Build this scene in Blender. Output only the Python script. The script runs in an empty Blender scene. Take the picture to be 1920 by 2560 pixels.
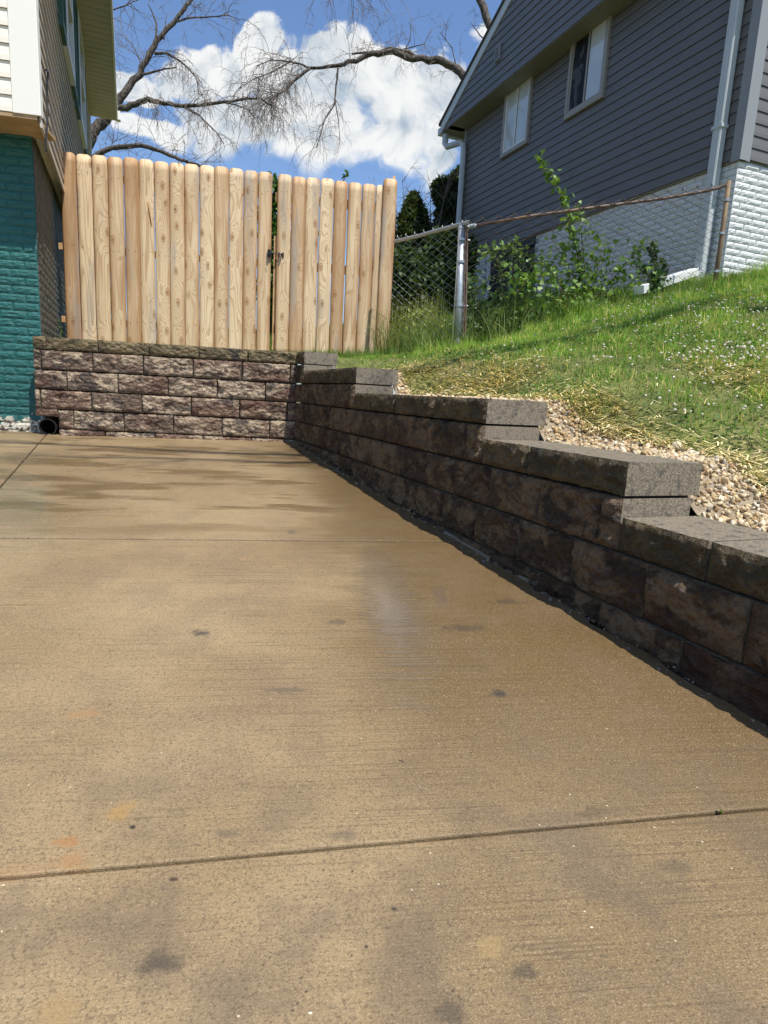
import bpy, math, random
import numpy as np
from mathutils import Vector, Matrix, noise as mn
random.seed(7); RNG = np.random.default_rng(7)
scene = bpy.context.scene
col = scene.collection
rad = math.radians

# ------------------------------------------------------------------ camera
CAM = np.array([0.1398, -5.2380, -0.3245])
CR = np.array([0.99241465, -0.11074864, 0.05336565])
CU = np.array([-0.03187348, 0.18745464, 0.981756])
CF = np.array([0.11873178, 0.97600999, -0.18250279])
FPX = 1544.5
cd = bpy.data.cameras.new('camera'); cam = bpy.data.objects.new('camera', cd); col.objects.link(cam)
cd.sensor_fit = 'HORIZONTAL'; cd.sensor_width = 36; cd.lens = 36 * FPX / 1920
cd.clip_start = 0.02; cd.clip_end = 2000
cam.matrix_world = Matrix(((CR[0], CU[0], -CF[0], CAM[0]), (CR[1], CU[1], -CF[1], CAM[1]), (CR[2], CU[2], -CF[2], CAM[2]), (0, 0, 0, 1)))
scene.camera = cam
scene.render.resolution_x = 768; scene.render.resolution_y = 1024

def ray(x, y): return CF + CR * (x - 960) / FPX - CU * (y - 1280) / FPX
def dep(x, y, d): return CAM + ray(x, y) * d
def hitp(x, y, P, N):
    v = ray(x, y); t = ((np.array(P) - CAM) @ np.array(N)) / (v @ np.array(N)); return CAM + v * t

# ------------------------------------------------------------------ light
SUN = np.array([0.70, -1.0, 2.42]); SUN = SUN / np.linalg.norm(SUN)
sd = bpy.data.lights.new('sun', 'SUN'); sd.energy = 4.5; sd.angle = rad(0.55); sd.color = (1.0, 0.95, 0.87)
so = bpy.data.objects.new('sun', sd); col.objects.link(so)
so.rotation_euler = Vector(SUN).to_track_quat('Z', 'Y').to_euler()
scene.view_settings.view_transform = 'Standard'; scene.view_settings.look = 'None'
scene.view_settings.exposure = 0.36; scene.view_settings.gamma = 1.0

# ------------------------------------------------------------------ node helper
class NT:
    def __init__(s, tree): s.t = tree; s.N = tree.nodes; s.L = tree.links
    def node(s, typ, **kw):
        n = s.N.new(typ)
        for k, v in kw.items(): setattr(n, k, v)
        return n
    def put(s, sock, v):
        if isinstance(v, bpy.types.NodeSocket): s.L.new(v, sock)
        elif v is not None:
            if hasattr(sock, 'default_value'):
                try: sock.default_value = v
                except Exception: sock.default_value = tuple(v) + (1.0,)
    def m(s, op, a, b=None, c=None, clamp=False):
        n = s.node('ShaderNodeMath', operation=op, use_clamp=clamp); s.put(n.inputs[0], a)
        if b is not None: s.put(n.inputs[1], b)
        if c is not None: s.put(n.inputs[2], c)
        return n.outputs[0]
    def vm(s, op, a, b=None, out=0):
        n = s.node('ShaderNodeVectorMath', operation=op); s.put(n.inputs[0], a)
        if b is not None: s.put(n.inputs[1], b)
        return n.outputs['Value'] if op in ('LENGTH', 'DOT_PRODUCT', 'DISTANCE') else n.outputs[0]
    def mix(s, f, a, b, blend='MIX'):
        n = s.node('ShaderNodeMix', data_type='RGBA', blend_type=blend); s.put(n.inputs[0], f)
        s.put(n.inputs[6], a if isinstance(a, bpy.types.NodeSocket) else tuple(a) + (1,)); s.put(n.inputs[7], b if isinstance(b, bpy.types.NodeSocket) else tuple(b) + (1,))
        return n.outputs[2]
    def noise(s, vec, scale=5, detail=4, rough=0.55, dist=0.0, color=False):
        n = s.node('ShaderNodeTexNoise'); s.put(n.inputs['Vector'], vec); s.put(n.inputs['Scale'], scale)
        n.inputs['Detail'].default_value = detail; n.inputs['Roughness'].default_value = rough; n.inputs['Distortion'].default_value = dist
        return n.outputs['Color'] if color else n.outputs[0]
    def vor(s, vec, scale=5, feature='F1', out='Distance', rnd=1.0):
        n = s.node('ShaderNodeTexVoronoi', feature=feature); s.put(n.inputs['Vector'], vec); s.put(n.inputs['Scale'], scale)
        n.inputs['Randomness'].default_value = rnd
        return n.outputs[out]
    def step(s, v, lo, hi, a=0.0, b=1.0):
        n = s.node('ShaderNodeMapRange', interpolation_type='SMOOTHSTEP'); s.put(n.inputs[0], v)
        for i, q in enumerate((lo, hi, a, b)): s.put(n.inputs[1 + i], q)
        return n.outputs[0]
    def lin(s, v, lo, hi, a=0.0, b=1.0):
        n = s.node('ShaderNodeMapRange'); s.put(n.inputs[0], v)
        for i, q in enumerate((lo, hi, a, b)): s.put(n.inputs[1 + i], q)
        return n.outputs[0]
    def mp(s, vec, scale=(1, 1, 1), loc=(0, 0, 0), rot=(0, 0, 0)):
        n = s.node('ShaderNodeMapping'); s.put(n.inputs[0], vec); n.inputs[1].default_value = loc; n.inputs[2].default_value = rot; n.inputs[3].default_value = scale
        return n.outputs[0]
    def sep(s, vec):
        n = s.node('ShaderNodeSeparateXYZ'); s.put(n.inputs[0], vec); return n.outputs
    def comb(s, x, y, z):
        n = s.node('ShaderNodeCombineXYZ'); s.put(n.inputs[0], x); s.put(n.inputs[1], y); s.put(n.inputs[2], z); return n.outputs[0]
    def bump(s, h, strength=0.5, dist=0.01, normal=None):
        n = s.node('ShaderNodeBump'); s.put(n.inputs['Height'], h); n.inputs['Strength'].default_value = strength; n.inputs['Distance'].default_value = dist
        if normal is not None: s.put(n.inputs['Normal'], normal)
        return n.outputs[0]

class Mat(NT):
    def __init__(s, name, rough=0.8, spec=0.4):
        s.mat = bpy.data.materials.new(name); s.mat.use_nodes = True; super().__init__(s.mat.node_tree)
        s.b = s.N['Principled BSDF']; s.b.inputs['Roughness'].default_value = rough; s.b.inputs['Specular IOR Level'].default_value = spec
        tc = s.node('ShaderNodeTexCoord'); s.obj = tc.outputs['Object']; s.gen = tc.outputs['Generated']
        s.geo = s.node('ShaderNodeNewGeometry'); s.pos = s.geo.outputs['Position']; s.oi = s.node('ShaderNodeObjectInfo'); s.rnd = s.oi.outputs['Random']
    def set(s, base=None, rough=None, normal=None, spec=None, metal=None):
        for k, v in (('Base Color', base), ('Roughness', rough), ('Normal', normal), ('Specular IOR Level', spec), ('Metallic', metal)):
            if v is not None:
                if k == 'Base Color' and not isinstance(v, bpy.types.NodeSocket): v = tuple(v) + (1,)
                s.put(s.b.inputs[k], v)
        return s.mat

# ------------------------------------------------------------------ world: sky with cumulus
world = bpy.data.worlds.new('World'); scene.world = world; world.use_nodes = True
w = NT(world.node_tree)
for n in list(w.N): w.N.remove(n)
out = w.node('ShaderNodeOutputWorld'); bg = w.node('ShaderNodeBackground'); w.L.new(bg.outputs[0], out.inputs[0])
sky = w.node('ShaderNodeTexSky', sky_type='NISHITA'); sky.sun_disc = False
sky.sun_elevation = math.asin(SUN[2]); sky.sun_rotation = math.atan2(SUN[0], SUN[1]); sky.altitude = 200; sky.air_density = 1.0; sky.dust_density = 0.6; sky.ozone_density = 1.6
wtc = w.node('ShaderNodeTexCoord'); wd = w.vm('NORMALIZE', wtc.outputs['Generated'])
AX_F = np.array([0.12, 0.993, 0.0]); AX_R = np.array([0.993, -0.12, 0.0])     # fixed compass axes the cloud bank is laid out on
def uvof(x, y):
    d = ray(x, y); k = d @ AX_F; return (d @ AX_R) / k, d[2] / k
dz = w.sep(wd)[2]
kf = w.m('MAXIMUM', w.vm('DOT_PRODUCT', wd, tuple(AX_F)), 0.08)
cu = w.m('DIVIDE', w.vm('DOT_PRODUCT', wd, tuple(AX_R)), kf); cv = w.m('DIVIDE', dz, kf)
blobs = [(655, 125, 85, 75), (590, 205, 110, 90), (735, 215, 115, 95), (860, 215, 140, 115), (985, 205, 140, 110), (1100, 235, 110, 110),
         (760, 330, 230, 105), (1000, 320, 170, 100), (1090, 400, 60, 75), (480, 215, 110, 95), (560, 330, 170, 95), (380, 260, 120, 45), (330, 225, 70, 40),
         (410, 365, 150, 36), (1265, 75, 70, 60), (300, 265, 90, 35), (250, 250, 60, 70)]
P_c = w.comb(cu, cv, 0.0)
wn = w.noise(w.vm('ADD', P_c, (3.1, 1.7, 0)), 7.0, 3, 0.55, color=True)
Pw = w.vm('ADD', P_c, w.vm('MULTIPLY', w.vm('SUBTRACT', wn, (0.5, 0.5, 0.5)), (0.16, 0.13, 0)))
F0 = None
for (x, y, rx, ry) in blobs:
    u, v = uvof(x, y); u2, _ = uvof(x + rx, y); _, v2 = uvof(x, y - ry)
    d = w.vm('LENGTH', w.vm('MULTIPLY', w.vm('SUBTRACT', Pw, (u, v, 0)), (1 / (u2 - u), 1 / (v2 - v), 0)))
    g = w.m('SUBTRACT', 1.0, d); F0 = g if F0 is None else w.m('SMOOTH_MAX', F0, g, 0.25)
nA = w.noise(Pw, 11.0, 8, 0.60); nB = w.noise(w.vm('ADD', Pw, (0.020, 0.030, 0)), 11.0, 8, 0.60)
F0 = w.m('ADD', F0, w.m('MULTIPLY', w.m('SUBTRACT', nA, 0.5), 1.8))
front = w.step(w.vm('DOT_PRODUCT', wd, tuple(AX_F)), 0.12, 0.3)
softn = w.step(cv, 0.42, 0.20)
cover_f = w.m('MULTIPLY', w.step(F0, 0.06, w.m('ADD', 0.30, w.m('MULTIPLY', softn, 0.95))), front)
gen_n = w.noise(w.vm('MULTIPLY', wd, (1, 1, 2.2)), 2.6, 5, 0.55)
back = w.m('SUBTRACT', 1.0, w.step(w.vm('DOT_PRODUCT', wd, tuple(AX_F)), 0.2, 0.45))
cover_b = w.m('MULTIPLY', w.m('MULTIPLY', w.step(gen_n, 0.56, 0.68), back), w.step(dz, 0.0, 0.12))
cover = w.m('MAXIMUM', cover_f, cover_b)
thick = w.step(F0, 0.25, 1.1); low = w.step(cv, 0.50, 0.22)
bright = w.m('ADD', 0.68, w.m('MULTIPLY', w.m('SUBTRACT', nA, nB), 1.8))
bright = w.m('SUBTRACT', bright, w.m('MULTIPLY', w.m('MULTIPLY', thick, w.m('ADD', 0.25, low)), 0.28)); bright = w.m('ADD', bright, w.m('MULTIPLY', w.m('SUBTRACT', w.noise(P_c, 4.5, 3, 0.5), 0.5), 0.9))
ccol = w.mix(w.step(bright, 0.15, 0.85), (0.30, 0.38, 0.46), (0.75, 0.755, 0.745))
skyc = w.mix(1.0, sky.outputs[0], (0.108, 0.122, 0.140), 'MULTIPLY')
haze = w.m('MULTIPLY', w.m('SUBTRACT', 1.0, w.step(dz, 0.0, 0.55)), 0.22)
skyc = w.mix(haze, skyc, (0.22, 0.33, 0.48))
fin = w.mix(w.m('MULTIPLY', cover, 0.96), skyc, ccol)
w.L.new(fin, bg.inputs[0]); bg.inputs[1].default_value = 1.0

# ------------------------------------------------------------------ object helpers
def tag(o, label=None, cat=None, group=None, kind=None):
    for k, v in (('label', label), ('category', cat), ('group', group), ('kind', kind)):
        if v: o[k] = v
    return o
def empty(name, loc, label, cat, group=None):
    o = bpy.data.objects.new(name, None); col.objects.link(o); o.location = Vector(loc); o.empty_display_size = 0.1
    return tag(o, label, cat, group)
class MB:
    """collects shapes, builds ONE mesh object"""
    def __init__(s): s.v = []; s.f = []; s.mi = []; s.c = []
    def add(s, vs, fs, mi=0, c=None):
        k = len(s.v); s.v += [tuple(v) for v in vs]; s.f += [tuple(i + k for i in f) for f in fs]; s.mi += [mi] * len(fs)
        if c is not None: s.c += [c] * len(vs)
    def frame_box(s, O, X, Y, Z, mi=0):
        """box from corner O with edge vectors X,Y,Z"""
        O, X, Y, Z = map(np.array, (O, X, Y, Z))
        vs = [O, O + X, O + X + Y, O + Y, O + Z, O + X + Z, O + X + Y + Z, O + Y + Z]
        s.add(vs, [(0, 3, 2, 1), (4, 5, 6, 7), (0, 1, 5, 4), (1, 2, 6, 5), (2, 3, 7, 6), (3, 0, 4, 7)], mi)
    def box(s, c, h, mi=0):
        c = np.array(c, float); h = np.array(h, float)
        s.frame_box(c - h, (2 * h[0], 0, 0), (0, 2 * h[1], 0), (0, 0, 2 * h[2]), mi)
    def tube(s, pts, rads, n=8, mi=0, cap=True, c=None, jit=0.0):
        pts = [np.array(p, float) for p in pts]; k0 = len(s.v); m = len(pts)
        if not hasattr(rads, '__len__'): rads = [rads] * m
        ref = None
        for i in range(m):
            d = pts[min(i + 1, m - 1)] - pts[max(i - 1, 0)]; d = d / (np.linalg.norm(d) + 1e-9)
            if ref is None: ref = np.cross(d, (0, 0, 1.0)) if abs(d[2]) < 0.95 else np.cross(d, (0, 1.0, 0))
            a = ref - d * (ref @ d); a = a / (np.linalg.norm(a) + 1e-9); ref = a; b = np.cross(d, a)
            for j in range(n):
                t = 2 * math.pi * j / n; r = rads[i] * (1 + jit * (random.random() - 0.5))
                s.v.append(tuple(pts[i] + (a * math.cos(t) + b * math.sin(t)) * r))
        for i in range(m - 1):
            for j in range(n):
                s.f.append((k0 + i * n + j, k0 + i * n + (j + 1) % n, k0 + (i + 1) * n + (j + 1) % n, k0 + (i + 1) * n + j)); s.mi.append(mi)
        if cap:
            s.f.append(tuple(k0 + j for j in reversed(range(n)))); s.mi.append(mi)
            s.f.append(tuple(k0 + (m - 1) * n + j for j in range(n))); s.mi.append(mi)
        if c is not None: s.c += [c] * (n * m)
    def build(s, name, mats, parent=None, smooth=False, bevel=0, origin=None, M=None):
        me = bpy.data.meshes.new(name)
        V = np.array(s.v, dtype=float).reshape(-1, 3)
        if origin is not None: V = V - np.array(origin)
        me.from_pydata(V.tolist(), [], s.f); 
        if not isinstance(mats, (list, tuple)): mats = [mats]
        for m_ in mats: me.materials.append(m_)
        if len(mats) > 1: me.polygons.foreach_set('material_index', s.mi)
        if s.c:
            ca = me.color_attributes.new('col', 'FLOAT_COLOR', 'POINT'); ca.data.foreach_set('color', np.c_[np.array(s.c), np.ones(len(s.c))].ravel().astype('f'))
        if smooth: me.polygons.foreach_set('use_smooth', [True] * len(me.polygons))
        me.update()
        o = bpy.data.objects.new(name, me); col.objects.link(o)
        if origin is not None: o.location = Vector(origin)
        if parent is not None:
            o.parent = parent
            if M is None: o.matrix_parent_inverse = Matrix.Translation(-parent.location)
        if bevel:
            b = o.modifiers.new('bevel', 'BEVEL'); b.width = bevel; b.segments = 2; b.limit_method = 'ANGLE'
        return o
def arrays(name, V, Fs, mats, attr=None, parent=None, smooth=False, matidx=None):
    """fast mesh: V (n,3); Fs list of int arrays (m,k)"""
    me = bpy.data.meshes.new(name); me.vertices.add(len(V)); me.vertices.foreach_set('co', V.astype('f').ravel())
    loops = np.concatenate([f.ravel() for f in Fs]); tot = np.concatenate([np.full(len(f), f.shape[1]) for f in Fs])
    me.loops.add(len(loops)); me.loops.foreach_set('vertex_index', loops.astype('i'))
    me.polygons.add(len(tot)); st = np.concatenate([[0], np.cumsum(tot)[:-1]])
    me.polygons.foreach_set('loop_start', st.astype('i')); me.polygons.foreach_set('loop_total', tot.astype('i'))
    if smooth: me.polygons.foreach_set('use_smooth', np.ones(len(tot), bool))
    if not isinstance(mats, (list, tuple)): mats = [mats]
    for m_ in mats: me.materials.append(m_)
    if attr is not None:
        ca = me.color_attributes.new('col', 'FLOAT_COLOR', 'POINT'); ca.data.foreach_set('color', np.c_[attr, np.ones(len(attr))].astype('f').ravel())
    me.update(calc_edges=True); me.validate()
    o = bpy.data.objects.new(name, me); col.objects.link(o)
    if parent is not None: o.parent = parent; o.matrix_parent_inverse = Matrix.Translation(-parent.location)
    return o

# ------------------------------------------------------------------ materials
def stain(mt, P, cx, cy, rx, ry, nz, soft=0.6):
    d = mt.vm('LENGTH', mt.vm('MULTIPLY', mt.vm('SUBTRACT', P, (cx, cy, 0)), (1 / rx, 1 / ry, 0)))
    return mt.step(mt.m('ADD', d, mt.m('MULTIPLY', mt.m('SUBTRACT', nz, 0.5), 3.4)), 1.25, 0.9 - soft)
GK = (-0.7275, 0.01813, 0.05959)      # slab plane z = a + b x + c y
def gz(x, y): return GK[0] + GK[1] * x + GK[2] * y
def gpx(x, y):
    return hitp(x, y, (0, 0, GK[0]), (-GK[1], -GK[2], 1))
def mat_concrete():
    m = Mat('wet_broomed_concrete', 0.5, 0.5); P = m.pos
    big = m.noise(P, 1.1, 4, 0.55); mid = m.noise(P, 6, 5, 0.6); fine = m.noise(P, 420, 3, 0.7); fine2 = m.noise(P, 130, 3, 0.6); grit = m.vor(P, 330)
    streak = m.noise(m.mp(P, (3.0, 120, 3), rot=(0, 0, rad(-3))), 1.0, 3, 0.6)
    broom = m.noise(m.mp(P, (2.2, 300, 2), rot=(0, 0, rad(-3))), 1.0, 2, 0.5)
    X = m.sep(P)
    wetline = m.m('ADD', m.m('ADD', m.m('MULTIPLY', X[1], -0.10), -0.02), m.m('MULTIPLY', m.m('SUBTRACT', streak, 0.5), 0.5))
    wetline = m.m('ADD', wetline, m.m('MULTIPLY', m.m('SUBTRACT', big, 0.5), 0.9))
    wet = m.step(m.m('SUBTRACT', X[0], wetline), -0.16, 0.16)
    wetp = m.step(m.m('ADD', m.noise(m.mp(P, (1.3, 4.5, 1)), 1.0, 4, 0.6), m.m('MULTIPLY', m.m('SUBTRACT', streak, 0.5), 0.30)), 0.50, 0.60)
    wetp = m.m('MULTIPLY', wetp, m.step(X[1], -3.1, -2.2))
    wet = m.m('MAXIMUM', wet, m.m('MULTIPLY', wetp, 1.0)); wet = m.m('MULTIPLY', wet, m.step(X[1], -4.55, -3.7, 0.45, 1.0))
    c = m.mix(m.step(big, 0.38, 0.62), (0.262, 0.182, 0.092), (0.345, 0.250, 0.135))
    c = m.mix(m.m('MULTIPLY', wet, 0.92), c, (0.130, 0.080, 0.026))
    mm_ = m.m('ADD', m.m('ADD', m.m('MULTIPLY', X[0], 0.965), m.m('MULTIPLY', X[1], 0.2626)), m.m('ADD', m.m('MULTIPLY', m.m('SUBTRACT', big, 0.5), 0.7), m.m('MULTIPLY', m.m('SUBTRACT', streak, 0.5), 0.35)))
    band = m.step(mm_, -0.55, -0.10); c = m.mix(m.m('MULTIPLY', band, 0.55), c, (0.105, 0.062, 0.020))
    c = m.mix(m.m('MULTIPLY', m.step(mid, 0.40, 0.70), 0.40), c, (0.175, 0.122, 0.075))
    c = m.mix(m.m('MULTIPLY', m.step(m.noise(P, 230, 2, 0.6), 0.50, 0.34), 0.6), c, (0.095, 0.065, 0.038)); c = m.mix(m.m('MULTIPLY', m.step(fine, 0.50, 0.72), 0.8), c, (0.47, 0.36, 0.215)); c = m.mix(m.m('MULTIPLY', m.step(fine2, 0.50, 0.28), 0.35), c, (0.105, 0.075, 0.048))
    near = m.step(X[1], -4.0, -4.6)
    bl = m.noise(m.mp(P, (1.6, 240, 1.5), rot=(0, 0, rad(-3))), 1.0, 3, 0.65); c = m.mix(m.m('MULTIPLY', m.m('MULTIPLY', m.step(bl, 0.54, 0.66), m.step(m.noise(P, 3.2, 3, 0.5), 0.42, 0.58)), 0.42), c, (0.085, 0.058, 0.034))
    pits = m.m('MULTIPLY', m.step(m.vor(P, 60), 0.16, 0.05), m.step(m.noise(P, 9, 3, 0.5), 0.50, 0.62))
    c = m.mix(m.m('MULTIPLY', pits, 0.75), c, (0.07, 0.055, 0.04))
    c = m.mix(m.m('MULTIPLY', m.step(streak, 0.54, 0.72), 0.30), c, (0.13, 0.09, 0.05))
    c = m.mix(m.m('MULTIPLY', m.m('MULTIPLY', near, m.step(mid, 0.42, 0.66)), 0.45), c, (0.12, 0.09, 0.06))
    nz = m.noise(P, 30, 5, 0.7)
    for (px, py, rx, ry, cc, f) in ((170, 2105, .016, .013, (.34, .15, .045), .55), (180, 2150, .03, .02, (.34, .17, .06), .5), (305, 2030, .02, .022, (.38, .22, .06), .5), (30, 2180, .05, .02, (.33, .18, .08), .32), (205, 1785, .03, .02, (.34, .18, .07), .45),
                                 (400, 2410, .03, .018, (.07, .055, .04), .75), (1310, 2430, .022, .012, (.06, .05, .035), .6), (1125, 2530, .02, .018, (.06, .05, .035), .6), (150, 2520, .03, .02, (.33, .22, .09), .5), (1230, 2370, .02, .014, (.35, .24, .10), .5),
                                 (507, 1583, .028, .022, (.05, .045, .04), .8), (840, 1555, .03, .018, (.09, .07, .05), .6), (1250, 1735, .02, .016, (.05, .045, .04), .8), (1270, 1505, .05, .025, (.08, .06, .04), .7), (1105, 1490, .028, .08, (.12, .085, .06), .5), (730, 1330, .02, .045, (.12, .09, .06), .6),
                                 (1160, 1570, .06, .02, (.08, .06, .04), .7), (720, 1725, .06, .012, (.11, .085, .06), .6), (612, 1397, .03, .03, (.36, .24, .12), .4), (985, 2272, .006, .005, (.02, .02, .02), .9), (915, 2367, .005, .004, (.02, .02, .02), .9), (332, 2068, .004, .004, (.02, .02, .02), .9),
                                 (433, 2198, .006, .004, (.05, .03, .02), .9), (1700, 2165, .03, .015, (.1, .08, .05), .5), (840, 2090, .03, .01, (.1, .08, .06), .5), (560, 2085, .03, .01, (.1, .08, .06), .5), (1500, 2030, .05, .012, (.1, .075, .05), .5)):
        g = gpx(px, py); c = m.mix(m.m('MULTIPLY', stain(m, P, g[0], g[1], rx, ry, nz), f), c, cc)
    specks = m.m('MULTIPLY', m.step(m.vor(P, 45), 0.085, 0.04), m.step(m.noise(P, 30, 2, 0.5), 0.56, 0.6)); c = m.mix(specks, c, (0.62, 0.52, 0.36))
    gp = gpx(968, 1500); film = stain(m, P, gp[0], gp[1], 0.085, 0.50, m.m('ADD', m.m('MULTIPLY', streak, 0.8), m.m('MULTIPLY', nz, 0.2)), 0.5)
    c = m.mix(m.m('MULTIPLY', film, 0.25), c, (0.20, 0.17, 0.13))
    gl = gpx(60, 1260); film2 = stain(m, P, gl[0], gl[1], 0.5, 0.75, mid, 0.4)
    far = m.step(X[1], -3.6, -1.6)
    r = m.m('SUBTRACT', 0.62, m.m('MULTIPLY', wet, 0.24)); r = m.m('SUBTRACT', r, m.m('MULTIPLY', far, 0.14))
    r = m.m('SUBTRACT', r, m.m('MULTIPLY', m.step(streak, 0.5, 0.7), 0.08)); r = m.m('SUBTRACT', r, m.m('MULTIPLY', film, 0.36)); r = m.m('SUBTRACT', r, m.m('MULTIPLY', film2, 0.34))
    r = m.m('MAXIMUM', r, 0.10)
    h = m.m('ADD', m.m('MULTIPLY', fine, 1.0), m.m('MULTIPLY', broom, 0.5)); h = m.m('ADD', h, m.m('MULTIPLY', fine2, 0.12)); h = m.m('SUBTRACT', h, m.m('MULTIPLY', pits, 0.8)); h = m.m('MULTIPLY', h, m.m('SUBTRACT', 1.0, m.m('MULTIPLY', m.m('MAXIMUM', film, film2), 0.9)))
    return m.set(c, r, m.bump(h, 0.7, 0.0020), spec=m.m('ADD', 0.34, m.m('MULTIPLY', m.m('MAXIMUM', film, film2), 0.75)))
M_CONC = mat_concrete()
def simple(name, c1, c2, scale=20, rough=0.85, bump=0.3, bd=0.004, spec=0.3, metal=0.0, c3=None, world=False, lo=0.35, hi=0.65):
    m = Mat(name, rough, spec); P = m.pos if world else m.obj
    n = m.noise(P, scale, 5, 0.6); c = m.mix(m.step(n, lo, hi), c1, c2)
    if c3: c = m.mix(m.step(m.noise(P, scale * 0.23, 4, 0.6), 0.5, 0.68), c, c3)
    return m.set(c, rough, m.bump(n, bump, bd), metal=metal)
def mat_block(cap=False, damp_shade=0.0):
    m = Mat(('damp_shade_' if damp_shade else '') + ('split_face_cap_stone' if cap else 'split_face_block'), 0.75, 0.35)
    P = m.vm('ADD', m.obj, m.comb(m.m('MULTIPLY', m.rnd, 37.0), m.m('MULTIPLY', m.rnd, 91.0), m.m('MULTIPLY', m.rnd, 13.0)))
    Q = m.mp(P, (1, 1, 1.6), rot=(0, rad(25), 0)); n1 = m.noise(Q, 6.5, 8, 0.66, 0.6); n2 = m.noise(Q, 4.5, 8, 0.68, 0.8); n3 = m.noise(P, 70, 4, 0.75); g = m.vor(P, 150)
    if cap:
        c = m.mix(m.step(n1, 0.38, 0.64), (0.110, 0.088, 0.045), (0.270, 0.205, 0.105)); c = m.mix(m.step(n2, 0.55, 0.68), c, (0.05, 0.046, 0.038))
    else:
        t = m.m('ADD', n1, m.m('MULTIPLY', m.m('SUBTRACT', m.rnd, 0.5), 0.10))
        c = m.mix(m.step(t, 0.44, 0.55), (0.185, 0.125, 0.088), (0.490, 0.375, 0.260)); c = m.mix(m.m('MULTIPLY', m.step(n2, 0.53, 0.60), 0.85), c, (0.060, 0.050, 0.046))
        c = m.mix(m.m('MULTIPLY', m.step(m.noise(P, 2.3, 3, 0.5), 0.52, 0.62), 0.7), c, (0.155, 0.075, 0.050))
    c = m.mix(m.m('MULTIPLY', m.step(n3, 0.52, 0.36), 0.65), c, m.mix(0.68, c, (0.03, 0.025, 0.02))); c = m.mix(m.m('MULTIPLY', m.step(g, 0.20, 0.08), 0.35), c, (0.50, 0.43, 0.34))
    chip = m.vor(m.vm('ADD', m.mp(P, (1, 1, 1.5)), m.vm('MULTIPLY', m.noise(P, 14, 3, 0.6, color=True), (0.05, 0.05, 0.05))), 26, 'F1')
    h = m.m('ADD', m.m('MULTIPLY', n3, 0.8), m.m('MULTIPLY', m.noise(P, 160, 3, 0.6), 0.35)); h = m.m('ADD', h, m.m('MULTIPLY', chip, 1.3)); c = m.mix(m.m('MULTIPLY', m.step(chip, 0.28, 0.06), 0.30), c, (0.03, 0.022, 0.018)) if damp_shade else c

    if damp_shade: c = m.mix(damp_shade, c, m.mix(1.0, c, (0.27, 0.215, 0.15), 'MULTIPLY'))  # stepped wall copy: damp and the wall's shade both darken the colour
    return m.set(c, 0.72 - 0.30 * damp_shade, m.bump(h, 1.0, 0.020))
M_BLOCK = mat_block(); M_CAP = mat_block(True); M_BLOCK_DARK = mat_block(False, 0.85); M_CAP_DARK = mat_block(True, 0.6)
M_CAST = simple('cast_block_side', (0.15, 0.123, 0.088), (0.31, 0.26, 0.19), 190, 0.8, 0.8, 0.003, c3=(0.125, 0.105, 0.082))
M_CASTC = simple('cast_cap_side', (0.135, 0.112, 0.08), (0.285, 0.24, 0.175), 170, 0.55, 0.8, 0.003, c3=(0.10, 0.090, 0.075))
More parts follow.
